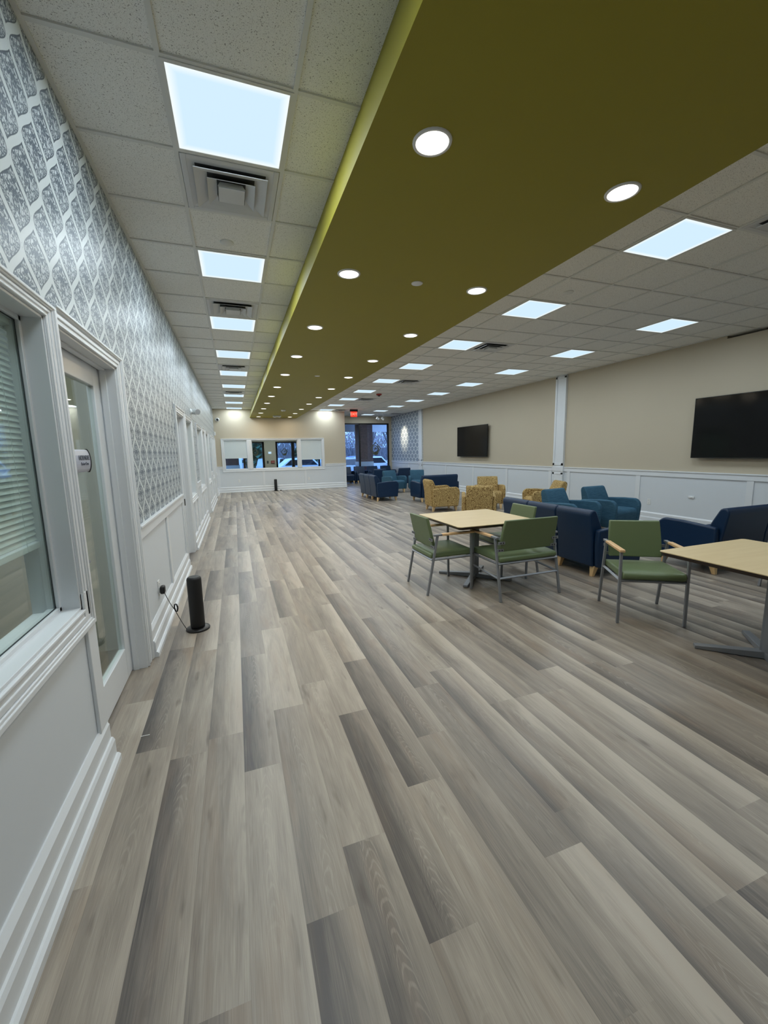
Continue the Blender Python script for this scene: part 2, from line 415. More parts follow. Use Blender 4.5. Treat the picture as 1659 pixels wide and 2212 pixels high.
def build_ceiling():
    m = MB()
    m.quad((XL - .2, YB, CEIL), (.75, YB, CEIL), (.75, YF, CEIL), (XL - .2, YF, CEIL))
    m.quad((.75, YB, CEIL), (2.5, YB, CEIL), (2.5, YF, CEIL), (.75, YF, CEIL))
    m.quad((2.5, YB, CEIL), (8.35, YB, CEIL), (8.35, YW, CEIL), (2.5, YW, CEIL))
    struct(m.build('ceiling', TILE))
    g = MB(); hw, zb = .012, CEIL - .009
    for i in (0, 1):
        x = LXO + G * i; g.box(x - hw, x + hw, YB, YF, zb, CEIL + .01)
    k = -9
    while LYO + G * k < YF:
        y = LYO + G * k
        if y > YB: g.box(XL, .745, y - hw, y + hw, zb + .0005, CEIL + .01)
        k += 1
    for i in range(-1, 8):
        x = RXO + G * i
        g.box(x - hw, x + hw, YB, YF if x < XJ else YW, zb, CEIL + .01)
    k = -9
    while RYO + G * k < YW:
        y = RYO + G * k
        if y > YB: g.box(2.52 if y < YF else XJ, XR if y > 4.8 else 8.2, y - hw, y + hw, zb + .0005, CEIL + .01)
        k += 1
    g.box(XL, XL + .022, YB, YF, zb, CEIL + .01); g.box(XL, .745, YF - .022, YF, zb, CEIL + .01)
    struct(g.build('ceiling_grid', TBAR))
    s = MB()   # dropped olive soffit: leaning left face, flat underside
    s.prism([(SX0, SZ), (SX1, SZ), (SX1 + .04, CEIL + .02), (.745, CEIL + .02)], 'y', YB, YF)
    struct(s.build('ceiling_soffit', OLIVE))
build_ceiling()

# ---------------------------------------------------------------- walls
RAIL0, RAIL1 = .925, 1.025
# left wall openings: (y0, y1, z0, z1)
LW = {'w1': (1.27, 2.15, .85, 2.12), 'd1': (2.285, 3.245, 0, 2.12), 'd2': (6.18, 7.02, 0, 2.12), 'w2': (7.27, 8.19, .85, 2.12),
      'w3': (9.25, 10.55, .85, 2.12), 'd3': (10.83, 11.68, 0, 2.12), 'w4': (11.95, 13.10, .85, 2.12), 'w5': (14.2, 15.1, .85, 2.12), 'd4': (15.35, 16.2, 0, 2.12), 'w6': (16.45, 17.3, .85, 2.12)}
def wall_with_holes(name, axis, face, thick, a0, a1, z1, holes, split, mats):
    """Wall slab along `axis` whose room face is at `face`; material 1 below `split`."""
    m = MB(); cuts = sorted({a0, a1} | {h[0] for h in holes} | {h[1] for h in holes})
    zc = sorted({0, z1, split} | {h[2] for h in holes} | {h[3] for h in holes})
    lo, hi = min(face, face + thick), max(face, face + thick)
    for u0, u1 in zip(cuts, cuts[1:]):
        run = None
        for w0, w1 in zip(zc, zc[1:]):
            um, wm = (u0 + u1) / 2, (w0 + w1) / 2
            if any(h[0] < um < h[1] and h[2] < wm < h[3] for h in holes): continue
            m.mat(1 if wm < split else 0)
            if axis == 'y': m.box(lo, hi, u0, u1, w0, w1)
            else: m.box(u0, u1, lo, hi, w0, w1)
    bmesh.ops.remove_doubles(m.b, verts=m.b.verts, dist=1e-5)
    return struct(m.build(name, mats))
wall_with_holes('wall_left', 'y', XL, -.15, YB, YF, CEIL + .02, list(LW.values()), RAIL0 + .02, [WP, WHITEW])
# far wall with its three-light window
FW = {'a': (-.39, .49, .926, 2.10), 'b': (.666, 2.527, .926, 2.10), 'c': (2.66, 3.56, .926, 2.10)}
wall_with_holes('wall_far', 'x', YF, .14, XL - .15, XJ, CEIL + .02, list(FW.values()), .97, [BEIGE, WHITEW])
struct(MB().box(XJ - .14, XJ, YF + .14, YW, 0, CEIL + .02).build('wall_alcove', BEIGE))
# window wall of the alcove and the entrance front behind the far wall
WW = [(-.55, 1.33, .02, 2.10), (1.86, 4.45, .02, 2.10), (4.78, 7.66, .08, 2.98)]
wall_with_holes('wall_front', 'x', YW, .18, XL - .15, 8.4, CEIL + .02, WW, .0, [BEIGE, BEIGE])
struct(MB().box(XL - .2, XJ - .14, YF + .14, YW, 2.62, 2.72).build('ceiling_vestibule', plain('white_vestibule_ceiling', lin(214, 210, 200), .8)))
struct(MB().box(XL - .15, XL, YF + .14, YW, 0, 2.62).build('wall_vestibule', BEIGE))
# right wall: near its camera end the top stops short under a shallow ceiling recess
NOTCH = 4.72
def wall_right():
    m = MB()
    m.mat(0).box(XR, XR + .15, NOTCH, 16.45, .97, CEIL + .02); m.box(XR, XR + .15, YB, NOTCH, .97, 3.272)
    m.mat(1).box(XR, XR + .15, YB, YW, 0, .97)
    m.mat(2).box(XR, XR + .15, 16.45, YW, .97, CEIL + .02)
    m.mat(0).box(8.2, 8.35, YB, NOTCH + .2, 3.1, CEIL + .02); m.box(XR + .15, 8.2, NOTCH, NOTCH + .2, 3.1, CEIL + .02); m.box(XR + .15, 8.35, YB, NOTCH + .2, 3.08, 3.1)
    struct(m.build('wall_right', [BEIGE, WHITEW, WP2]))
wall_right()
struct(MB().box(XL - .2, 8.4, YB - .15, YB, 0, CEIL + .02).build('wall_back', BEIGE))

# skirting in three steps, chair rails, stiles
PROF = [(.060, 0, .035), (.040, .035, .125), (.024, .125, .225)]
def step_prof(sign, face):
    """closed (offset, z) outline of the stepped skirting standing off `face`"""
    P = [(0, 0)]
    P += [(.056, 0), (.056, .030), (.046, .040), (.038, .042), (.038, .115), (.030, .130), (.022, .132), (.022, .205), (.006, .228), (0, .228)]
    return [(face + sign * a, z) for a, z in P]
def skirting(name, axis, face, sign, spans):
    m = MB()
    for a, b in spans: m.prism(step_prof(sign, face), 'y' if axis == 'y' else 'x', a, b)
    return struct(m.build(name, WHITE))
DC = .135   # door casing
lspans = [(YB, 2.25), (3.385, 6.04), (7.16, 10.69), (11.82, 15.21), (16.34, YF)]
skirting('baseboard_left', 'y', XL, 1, lspans)
skirting('baseboard_far', 'x', YF, -1, [(XL, XJ)])
skirting('baseboard_right', 'y', XR, -1, [(YB, 8.16), (8.53, 16.46), (16.83, YW)])
def left_trim():
    m = MB(); t = .020
    for a, b in ((3.385, 6.04), (8.30, 9.13), (13.2, 14.1)): m.box(XL, XL + t, a, b, RAIL0, RAIL1); m.box(XL, XL + t + .012, a, b, RAIL1 - .016, RAIL1 + .004)
    for a, b in ((YB, 1.17),): m.box(XL, XL + t, a, b, RAIL0, RAIL1)
    for c in (4.66,): m.box(XL, XL + t - .004, c - .045, c + .045, .22, RAIL0)
    for a, b in ((3.385, 3.43), (5.99, 6.04), (2.15, 2.25), (7.16, 7.2), (8.30, 8.36), (7.7, 7.78), (9.07, 9.13), (9.9, 9.98), (10.62, 10.69), (11.82, 11.9), (12.5, 12.58), (13.1, 13.2), (14.1, 14.2), (14.6, 14.68), (17.55, YF)):
        m.box(XL, XL + t - .004, a, b, .22, RAIL0 if not any(v[0] < (a + b) / 2 < v[1] and v[2] > 0 for v in LW.values()) else .76)
    struct(m.build('trim_1', WHITE, bevel=.003))
left_trim()
def far_trim():
    m = MB(); y = YF
    for a, b in ((XL, -.486), (3.678, XJ)): m.box(a, b, y - .02, y, .955, 1.055); m.box(a, b, y - .034, y, 1.04, 1.06)
    for c in (1.076, 2.80): m.box(c - .045, c + .045, y - .016, y, .22, .83)
    m.box(XL, XL + .1, y - .016, y, .22, .96); m.box(XJ - .1, XJ, y - .016, y, .22, .96)
    struct(m.build('trim_2', WHITE, bevel=.003))
far_trim()
def right_trim():
    m = MB(); x = XR; k = XR / 7.72
    m.box(x - .02, x, YB, YW, .95, 1.05); m.box(x - .034, x, YB, YW, 1.04, 1.062)
    for c in (4.12, 6.065, 10.385, 12.25, 14.2, 2.2, .3, 7.93, 8.56, 17.9): m.box(x - .016, x, c * k - .05, c * k + .05, .22, .95)
    struct(m.build('trim_3', WHITE, bevel=.003))
    for a, b in ((8.17, 8.52), (16.47, 16.82)):   # panelled pilasters
        p = MB(); p.box(x - .045, x, a, b, 1.062, CEIL); p.box(x - .05, x, a, b, 0, .95); p.box(x - .06, x, a - .01, b + .01, .95, 1.065)
        for z0, z1 in ((1.10, CEIL - .03), (.26, .92)):
            p.box(x - .058, x - .04, a, a + .06, z0, z1); p.box(x - .058, x - .04, b - .06, b, z0, z1)
            p.box(x - .058, x - .04, a, b, z0, z0 + .06); p.box(x - .058, x - .04, a, b, z1 - .05, z1)
        p.prism([(x - .05 - a_, z_) for a_, z_ in ((0, 0), (.056, 0), (.056, .03), (.038, .042), (.038, .115), (.022, .132), (.022, .205), (0, .228))], 'y', a, b)
        struct(p.build('pilaster', WHITE, bevel=.003))
right_trim()

# ---------------------------------------------------------------- windows and doors of the left wall
def casing(m, axis, face, sign, y0, y1, z0, z1, w, door=False, wl=None):
    """stepped picture-frame casing round an opening; wl = width of the camera-side leg"""
    def bx(a0, a1, b0, b1, d):
        lo, hi = sorted((face - sign * .002, face + sign * d))
        if axis == 'y': m.box(lo, hi, a0, a1, b0, b1)
        else: m.box(a0, a1, lo, hi, b0, b1)
    e = 0
    for wi, wo, d in ((0, w - .004, .011), (.001, .016, .017), (w * .36, w * .62, .016), (w - .036, w - .002, .021), (w - .024, w, .026)):
        e += .0004; bt = .001 + e if door else z0 - wo
        bx(y1 + wi, y1 + wo, bt, z1 + wo * .62 - e, d)
        if wl is None: bx(y0 - wo, y0 - wi, bt, z1 + wo * .62 - e, d); ys = y0 - wo
        else: ys = y0 - wl
        bx(ys + e, y1 + wo - e, z1 + wi * .62, z1 + wo * .62, d + .0004)
        if not door: bx(y0 - wo + e, y1 + wo - e, z0 - wo, z0 - wi, d + .0004)
    if wl is not None: bx(y0 - wl, y0, .001 if door else z0, z1 + .01, .006)
def left_window(i, key, scoop=False):
    y0, y1, z0, z1 = LW[key]
    root = bpy.data.objects.new('window_%d' % i, None); C.objects.link(root); struct(root)
    m = MB(); casing(m, 'y', XL, 1, y0, y1, z0, z1, .098)
    m.build('window_casing', WHITE, root, bevel=.004)
    m = MB(); xg = -.795
    for a, b, c, d in ((y0, y0 + .012, z0, z1), (y1 - .012, y1, z0, z1), (y0, y1, z1 - .012, z1), (y0, y1, z0, z0 + .012)): m.box(xg - .09, XL + .004, a, b, c, d)
    for a, b, c, d in ((y0, y0 + .03, z0, z1), (y1 - .03, y1, z0, z1), (y0, y1, z1 - .03, z1), (y0, y1, z0, z0 + .03)): m.box(xg + .004, xg + .018, a, b, c, d); m.box(xg - .03, xg - .004, a, b, c, d)
    m.build('window_jamb', WHITE, root, bevel=.002)
    MB().box(xg - .003, xg + .003, y0 + .004, y1 - .004, z0 + .004, z1 - .004).build('pane', GLASSG, root)
    m = MB()
    for a, b, c, d in ((y0 + .03, y0 + .034, z0 + .03, z1 - .03), (y1 - .034, y1 - .03, z0 + .03, z1 - .03), (y0 + .03, y1 - .03, z1 - .034, z1 - .03), (y0 + .03, y1 - .03, z0 + .03, z0 + .034)): m.box(xg + .003, xg + .0042, a, b, c, d)
    m.build('gasket', GASK, root)
    if scoop:
        h = MB(); yc = (y0 + y1) / 2 - .1
        arc = [(yc + .17 * math.cos(PI * k / 16), z0 + .012 + .19 * math.sin(PI * k / 16)) for k in range(17)]
        inn = [(yc + .15 * math.cos(PI * k / 16), z0 + .012 + .17 * math.sin(PI * k / 16)) for k in range(16, -1, -1)]
        h.mat(0).prism(arc + inn, 'x', xg + .004, xg + .045); h.mat(1).prism([(a, b) for a, b in arc], 'x', xg + .004, xg + .012)
        plabel(h.build('pass_through', [WHITE, BLACK], root), 'half-round black pass-through opening with a white rim')
    return root
def glass_door(i, key, sign=False):
    y0, y1, z0, z1 = LW[key]
    root = bpy.data.objects.new('door_%d' % i, None); C.objects.link(root); struct(root)
    m = MB(); casing(m, 'y', XL, 1, y0, y1, z0, z1, DC, True, .03 if i == 1 else None); m.build('door_casing', WHITE, root, bevel=.004)
    m = MB()
    for a, b, c, d in ((y0, y0 + .012, 0, z1), (y1 - .012, y1, 0, z1), (y0, y1, z1 - .012, z1)): m.box(XL - .15, XL + .004, a, b, c, d)
    for a, b, c, d in ((y1 - .022, y1, 0, z1), (y0, y1, z1 - .022, z1)): m.box(XL - .085, XL - .05, a, b, c, d)
    m.build('door_jamb', WHITE, root, bevel=.002)
    a, b = y0 + .015, y1 - .006; x0, x1 = -.845, -.803; st = .13
    m = MB(); m.box(x0, x1, a, a + st, .008, z1 - .016); m.box(x0, x1, b - st, b, .008, z1 - .016)
    m.box(x0, x1, a + st, b - st, .008, .225); m.box(x0, x1, a + st, b - st, z1 - .14, z1 - .016)
    leaf = m.build('door_leaf', WHITE, root, bevel=.004)
    MB().box(-.827, -.821, a + st, b - st, .225, z1 - .14).build('pane', GLASSG, leaf)
    h = MB(); yk = a + .065
    h.lathe([(.026, 0), (.026, .012), (.01, .014), (.01, .05)], n=14).xf(Matrix.Translation((x1, yk, 1.0)) @ Matrix.Rotation(PI / 2, 4, 'Y'))
    h.bar((x1 + .05, yk, 1.0), (x1 + .05, yk + .11, 1.0), .009)
    plabel(h.build('door_handle', CHROME, leaf, smooth=True), 'brushed metal lever handle')
    if i == 2:
        MB().box(XL + .02, XL + .03, y0 - .06, y0 - .03, .86, .95).build('strike_plate', BLACK, root)
    return root
left_window(1, 'w1'); glass_door(1, 'd1'); glass_door(2, 'd2'); left_window(2, 'w2'); left_window(3, 'w3', True); glass_door(3, 'd3')
left_window(4, 'w4', True); left_window(5, 'w5'); glass_door(4, 'd4'); left_window(6, 'w6')

# rooms behind the left wall
def offices():
    m = MB()
    m.box(-3.6, -3.5, .2, YF, 0, 2.75); m.box(-3.5, -.86, .1, .2, 0, 2.75); m.box(-3.5, -.86, YF - .1, YF, 0, 2.75)
    for y in (3.65, 8.7, 13.6): m.box(-3.5, -.86, y, y + .1, 0, 2.75)
    struct(m.build('wall_office', OFFICE))
    struct(MB().box(-3.6, -.86, .1, YF, -.02, .001).build('floor_office', OFFICEF))
    struct(MB().box(-3.6, -.86, .1, YF, 2.75, 2.8).build('ceiling_office', plain('office_ceiling', lin(214, 214, 208), .9)))
    w = MB(); w.box(-3.5, -3.46, .2, YF, 0, .14)
    struct(w.build('baseboard_office', WHITE))
offices()

def blind(label, y0, y1, zt, zb, x=-.828, n=None, tilt=55):
    t = thing('window_blind', label, 'blind', (x, (y0 + y1) / 2, 0))
    w = (y1 - y0) / 2
    MB().box(-.02, .02, -w, w, zt - .04, zt).build('headrail', BLIND, t, bevel=.003)
    m = MB(); pitch = .0235; z = zt - .055
    while z > zb + .03:
        M = Matrix.Translation((0, 0, z)) @ Matrix.Rotation(R(tilt), 4, 'Y')
        m.box(-.0125, .0125, -w + .004, w - .004, -.0006, .0006, M); z -= pitch
    m.build('slats', BLIND, t)
    MB().box(-.014, .014, -w, w, zb, zb + .026).build('bottom_rail', BLIND, t, bevel=.003)
    m = MB()
    for f in (-.7, 0, .7): m.bar((.014, f * w, zb), (.014, f * w, zt - .02), .0012, 5)
    m.build('cord', BLIND, t)
    return t
blind('white slatted blind half lowered in the nearest window of the wallpapered wall', 1.284, 2.137, 2.106, 1.16)
for key, lab in (('w2', 'white slatted blind in the window just past the second glass door'), ('w3', 'closed white blind in the window with a half-round opening, nearer the camera'),
                 ('w4', 'closed white blind in the farther window with a half-round opening'), ('w5', 'closed white blind in the window before the last glass door'),
                 ('w6', 'closed white blind in the last window before the far corner')):
    y0, y1, z0, z1 = LW[key]
    blind(lab, y0 + .02, y1 - .02, z1 - .015, z0 + .02, tilt=68)

# far window frame, shades
def far_window():
    root = bpy.data.objects.new('window_7', None); C.objects.link(root); struct(root)
    m = MB()
    casing(m, 'x', YF, -1, -.39, 3.56, .926, 2.10, .10)
    for a, b in ((.49, .666), (2.527, 2.66)): m.box(a, b, YF - .02, YF, .926, 2.10); m.box((a + b) / 2 - .03, (a + b) / 2 + .03, YF - .032, YF, .926, 2.10)
    m.build('window_casing', WHITE, root, bevel=.004)
    j = MB()
    for a, b, z0, z1 in FW.values():
        for p, q, r, s in ((a, a + .012, z0, z1), (b - .012, b, z0, z1), (a, b, z0, z0 + .012), (a, b, z1 - .012, z1)): j.box(p, q, YF - .003, YF + .143, r, s)
        for p, q, r, s in ((a, a + .03, z0, z1), (b - .03, b, z0, z1), (a, b, z0, z0 + .03), (a, b, z1 - .03, z1)): j.box(p, q, YF + .09, YF + .12, r, s)
    j.build('window_jamb', WHITE, root)
    for a, b, z0, z1 in FW.values(): MB().box(a + .004, b - .004, YF + .102, YF + .108, z0 + .004, z1 - .004).build('pane', GLASS, root)
far_window()
def shade(label, a, b, zb):
    t = thing('roller_shade', label, 'window shade', ((a + b) / 2, YF + .05, 0)); w = (b - a) / 2 - .014
    MB().bar((-w, 0, 2.065), (w, 0, 2.065), .02, 12).build('roller', SHADE, t, smooth=True)
    MB().box(-w, w, -.022, -.0195, zb, 2.07).build('cloth', SHADE, t)
    MB().box(-w, w, -.026, -.016, zb - .02, zb + .004).build('hem_bar', BLIND, t, bevel=.002)
shade('pale roller shade in the left light of the far window', -.39, .49, 1.39)
shade('pale roller shade in the right light of the far window', 2.66, 3.56, 1.275)

# storefront framing and glass in the front wall
def storefront(i, x0, x1, z0, z1, mulls, bar=.055, deep=.12, rails=()):
    root = bpy.data.objects.new('window_%d' % i, None); C.objects.link(root); struct(root)
    m = MB(); ya, yb = YW + .02, YW + .02 + deep
    m.box(x0, x0 + bar, ya, yb, z0, z1); m.box(x1 - bar, x1, ya, yb, z0, z1); m.box(x0, x1, ya, yb, z1 - bar, z1); m.box(x0, x1, ya, yb, z0, z0 + bar)
    for a, b in mulls: m.box(a, b, ya, yb, z0, z1)
    for z in rails: m.box(x0, x1, ya, yb, z, z + .05)
    m.build('window_frame', BRONZE, root, bevel=.003)
    MB().box(x0 + .01, x1 - .01, ya + deep * .5 - .003, ya + deep * .5 + .003, z0 + .01, z1 - .01).build('pane', GLASS, root)
    return root
storefront(8, -.55, 1.33, .02, 2.10, [(.36, .46), (1.23, 1.33)], .07)
storefront(9, 1.86, 4.45, .02, 2.10, [(1.86, 1.94), (2.60, 2.74), (3.9, 3.98)], .07)
storefront(10, 4.78, 7.66, .08, 2.98, [(6.02, 6.10)], .07)
struct(MB().box(4.60, 4.78, YW - .01, YW, 0, CEIL).build('trim_4', BEIGE))

# emblem on the alcove glass
def emblem(x, z, s, y, label):
    m = MB(); t = .002
    def P(*pts): m.prism([(x + a * s, z + b * s) for a, b in pts], 'y', y - t, y)
    P((-.02, 1.0), (.06, 1.0), (.86, .12), (.78, .04), (.02, .86), (-.72, .06), (-.80, .13))            # roof chevron
    P((.72, .12), (.82, .12), (.50, -.46), (.28, -.52), (.30, -.44), (.44, -.40))
    P((-.76, .12), (-.66, .10), (-.44, -.40), (-.28, -.46), (-.30, -.54), (-.52, -.48))
    n = 22   # ring with a leaf-like spread inside
    for k in range(n):
        a0, a1 = 2 * PI * k / n, 2 * PI * (k + 1) / n
        wo = .56; wi = .56 - .16 * (1.15 + math.cos(a0 + .6)) / 2 - .05
        P((wo * math.cos(a0), wo * math.sin(a0)), (wo * math.cos(a1), wo * math.sin(a1)), (wi * math.cos(a1), wi * math.sin(a1)), (wi * math.cos(a0), wi * math.sin(a0)))
    for a in (60, 100, 145, 215, 20):
        c, d = math.cos(R(a)), math.sin(R(a)); P((0, 0), (.16 * c - .06 * d, .16 * d + .06 * c), (.34 * c, .34 * d), (.16 * c + .06 * d, .16 * d - .06 * c))
    P((-.5, -.56), (.5, -.50), (.32, -.78), (.0, -.86), (-.34, -.76))
    P((-.02, -.3), (.06, -.3), (.05, -.62), (-.03, -.62))
    return tag(m.build('window_decal', DECAL), label, 'decal')
emblem(6.92, 1.66, .36, YW + .074, 'olive-grey house and ring emblem on the tall alcove window')
emblem(.93, 1.60, .20, YW + .074, 'small house and ring emblem on the entrance glass left of the beige pier')
emblem(2.27, 1.60, .20, YW + .074, 'small house and ring emblem on the entrance glass right of the beige pier')

# things on the beige pier seen through the far window
t = thing('thermostat', 'lit white thermostat on the beige pier behind the far window', 'thermostat', (1.575, YW, 1.575))
MB().box(-.085, .085, -.025, 0, -.065, .065).build('case', OFFW, t, bevel=.006); MB().box(-.065, .065, -.028, -.024, -.045, .045).build('screen', SCRLIT, t)
t = thing('fire_pull_station', 'red fire alarm pull station on the beige pier behind the far window', 'fire alarm', (1.69, YW, 1.14))
MB().box(-.085, .085, -.05, 0, -.065, .065).build('case', REDM, t, bevel=.006); MB().box(-.06, .06, -.062, -.048, -.03, .01).build('handle', plain('white_bar', lin(220, 150, 140), .4), t, bevel=.003)
t = thing('card_reader', 'black card reader left of the red pull station on the pier', 'card reader', (1.46, YW, 1.14))
MB().box(-.04, .04, -.03, 0, -.06, .06).build('case', BLACK, t, bevel=.006); MB().box(-.018, .018, -.033, -.028, -.01, .014).build('keypad', CHROME, t)

# ---------------------------------------------------------------- ceiling fittings
ORD = ['nearest', 'second', 'third', 'fourth', 'fifth', 'sixth', 'seventh', 'eighth', 'ninth', 'tenth', 'eleventh']
def make_panel(label, group, x, y):
    t = thing('ceiling_light', label, 'ceiling light', (x, y, CEIL - .010), 0, group); h = .2815
    m = MB()
    for a, b, c, d in ((-h - .018, -h, -h - .018, h + .018), (h, h + .018, -h - .018, h + .018), (-h, h, -h - .018, -h), (-h, h, h, h + .018)): m.box(a, b, c, d, -.003, .014)
    m.build('frame', TBAR, t)
    MB().box(-h, h, -h, h, .0, .010).build('diffuser', PANEL, t)
    area('panel_lamp', (0, 0, -.006), .55, .55, PANEL_W, PANEL_COL, t)
    return t
GL1, GL2, GL3 = 'square ceiling lights in the row by the wallpapered wall', 'square ceiling lights in the row right of the olive soffit', 'square ceiling lights in the row nearest the television wall'
P0 = None
def put_panel(label, group, x, y):
    global P0
    if P0 is None: P0 = make_panel(label, group, x, y); return P0
    return dup(P0, (x, y, CEIL - .010), 0, label, group)
for n, k in enumerate(range(0, 25, 3)):
    put_panel('square lit ceiling panel, %s from the camera in the row above the wallpapered wall' % ORD[n], GL1, LXO + G / 2, LYO + G * (k + .5))
for n, k in enumerate(range(0, 25, 3)):
    put_panel('square lit ceiling panel, %s from the camera in the row right of the olive soffit' % ORD[n], GL2, RXO + G / 2, RYO + G * (k + .5) - (.06 if k == 24 else 0))
for n, k in enumerate(range(3, 28, 3)):
    put_panel('square lit ceiling panel, %s from the camera in the row nearest the television wall' % ORD[n], GL3, RXO + G * 4.5, RYO + G * (k + .5))
for lab, g, x, k, o in (('row above the wallpapered wall', GL1, LXO + G / 2, -3, LYO), ('row right of the olive soffit', GL2, RXO + G / 2, -3, RYO), ('row nearest the television wall', GL3, RXO + G * 4.5, 0, RYO)):  # unseen panels continuing each row, added to light the foreground
    put_panel('added unseen ceiling panel, continuing the ' + lab, g, x, o + G * (k + .5))

def make_vent(label, group, x, y, rz=0):
    t = thing('air_vent', label, 'air vent', (x, y, CEIL - .010), rz, group); h = .29
    m = MB()
    for a, b, c, d in ((-h, -h + .035, -h, h), (h - .035, h, -h, h), (-h + .035, h - .035, -h, -h + .035), (-h + .035, h - .035, h - .035, h)): m.box(a, b, c, d, -.002, .012)
    m.build('frame', VENTM, t, bevel=.003)
    MB().box(-h + .03, h - .03, -h + .03, h - .03, .0085, .0095).build('duct', BLACKV, t)
    def ring(m, ro, ri, zo, zi, th=.004):
        v = [[m.b.verts.new((sx * r, sy * r, z)) for sx, sy in ((-1, -1), (1, -1), (1, 1), (-1, 1))] for r, z in ((ro, zo), (ri, zi), (ri, zi + th), (ro, zo + th))]
        for A, B in ((v[0], v[1]), (v[1], v[2]), (v[2], v[3]), (v[3], v[0])):
            for i in range(4): m.face([A[i], A[(i + 1) % 4], B[(i + 1) % 4], B[i]])
    for ro, ri, zo, zi in ((.256, .212, .0, .008), (.222, .145, -.022, .007), (.148, .090, -.028, .004)):
        m = MB(); ring(m, ro, ri, zo, zi); m.build('louvre', VENTM, t)
    m = MB(); m.box(-.082, .082, -.082, .082, -.034, -.030); ring(m, .086, .07, -.031, .004, .003); m.build('centre_plate', VENTM, t)
    return t
VL, VR = 'square air vents in the row by the wallpapered wall', 'square air vents right of the olive soffit'
V0 = make_vent('white square stepped air vent just past the nearest ceiling panel by the wallpapered wall', VL, LXO + G / 2, LYO + G * 1.5)
for k, l in ((5, 'white square air vent just before the third ceiling panel by the wallpapered wall'), (11, 'white square air vent just before the fifth ceiling panel by the wallpapered wall'), (17, 'white square air vent just before the seventh ceiling panel by the wallpapered wall')):
    dup(V0, (LXO + G / 2, LYO + G * (k + .5), CEIL - .010), 0, l, VL)
for k, l in ((-1, 'square air vent cut off by the right edge, above the nearest panel there'), (6, 'square air vent touching the third panel right of the soffit'), (12, 'square air vent touching the fifth panel right of the soffit'),
             (18, 'square air vent touching the seventh panel right of the soffit'), (24, 'square air vent touching the last panel right of the soffit, by the alcove corner')):
    dup(V0, (RXO + G * 1.5, RYO + G * (k + .5), CEIL - .010), 0, l, VR)
dup(V0, (RXO + G * 6.5, RYO + G * 26.5, CEIL - .010), 0, 'dark square air vent in the ceiling by the wallpapered alcove wall', 'square air vents in the alcove')

def make_down(label, x, y):
    t = thing('downlight', label, 'downlight', (x, y, SZ), 0, 'round downlights in the olive soffit')
    m = MB(); n = 28; R_ = lambda r, z: [m.b.verts.new((r * math.cos(2 * PI * i / n), r * math.sin(2 * PI * i / n), z)) for i in range(n)]
    rg = [R_(.094, 0), R_(.092, -.006), R_(.080, -.008), R_(.077, -.003), R_(.077, 0)]
    for A, B in zip(rg, rg[1:]):
        for i in range(n): m.face([A[i], A[(i + 1) % n], B[(i + 1) % n], B[i]])
    m.build('trim_ring', OFFW, t, smooth=True)
    MB().lathe([(.078, -.005), (.078, 0)], n=28).build('lens', WARMLIT, t)
    area('downlight_lamp', (0, 0, -.012), .12, .12, DOWN_W, DOWN_COL, t, 'DISK')
    return t
D0 = None
for side, sx in (('left', .978), ('right', 2.186)):
    for n in range(11):
        lab = 'round lit downlight, %s from the camera in the %s row of the olive soffit' % (ORD[n], side)
        y = 1.944 + 1.507 * n
        if D0 is None: D0 = make_down(lab, sx, y)
        else: dup(D0, (sx, y, SZ), 0, lab)
def disc(name, label, cat, x, y, z, r, mat, h=.006, group=None):
    m = MB(); m.lathe([(r * .92, -h), (r, -h * .4), (r, 0)], n=24)
    o = m.build(name, mat, smooth=True, loc=(x, y, z)); return tag(o, label, cat, group)
disc('sprinkler_cover', 'round white sprinkler cover between the first vent and second panel by the wallpapered wall', 'sprinkler', .06, 3.97, CEIL, .055, TBAR, .008)
disc('sprinkler_cover', 'round white sprinkler cover on the tiles before the second panel right of the soffit', 'sprinkler', 3.756, 3.99, CEIL, .055, TBAR, .008)
disc('sprinkler_cover', 'small sprinkler cover on the ceiling near the wall pilaster', 'sprinkler', 6.82, 7.67, CEIL, .055, TBAR, .008)
disc('sprinkler_cover', 'pale round cover on the olive soffit between the second pair of downlights', 'sprinkler', 1.593, 3.463, SZ, .05, OFFW)
disc('sprinkler_cover', 'pale round cover on the olive soffit between the fifth pair of downlights', 'sprinkler', 1.575, 7.97, SZ, .05, OFFW)
t = thing('smoke_detector', 'round white smoke detector near the far end of the olive soffit', 'smoke detector', (1.636, 14.33, SZ))
MB().lathe([(.06, -.045), (.075, -.03), (.08, -.012), (.08, 0)], n=24).build('body', OFFW, t, smooth=True); MB().lathe([(.02, -.05), (.024, -.044)], n=14).build('sensor', CHROME, t)
t = thing('emergency_light', 'long white emergency light at the far end of the olive soffit', 'emergency light', (1.631, 16.5, SZ))
MB().box(-.15, .15, -.07, .07, -.06, 0).build('case', OFFW, t, bevel=.01)
for s in (-.08, .08): MB().lathe([(.03, -.075), (.045, -.06)], (s, 0, 0), 14).build('lamp_head', OFFW, t)
t = thing('alarm_strobe', 'dark red round alarm strobe on the white ceiling tiles', 'alarm', (4.37, 12.4, CEIL))
MB().lathe([(.07, -.045), (.085, -.03), (.09, 0)], n=20).build('base', REDM, t, smooth=True); MB().lathe([(.03, -.075), (.045, -.045)], n=14).build('strobe_lens', BLACK, t)

# exit sign
t = thing('exit_sign', 'red lit EXIT sign hanging from the ceiling before the alcove window', 'exit sign', (4.86, 17.05, 0), R(-4))
MB().box(-.165, .165, -.05, .05, 3.225, CEIL).build('mount', BLACK, t, bevel=.004)
MB().box(-.135, .135, -.02, .02, 3.015, 3.225).build('sign_face', REDLIT, t, bevel=.004)
text_mesh('EXIT', .15, 'lettering', REDLET, t, Matrix.Translation((0, -.023, 3.118)) @ Matrix.Rotation(PI / 2, 4, 'X'))

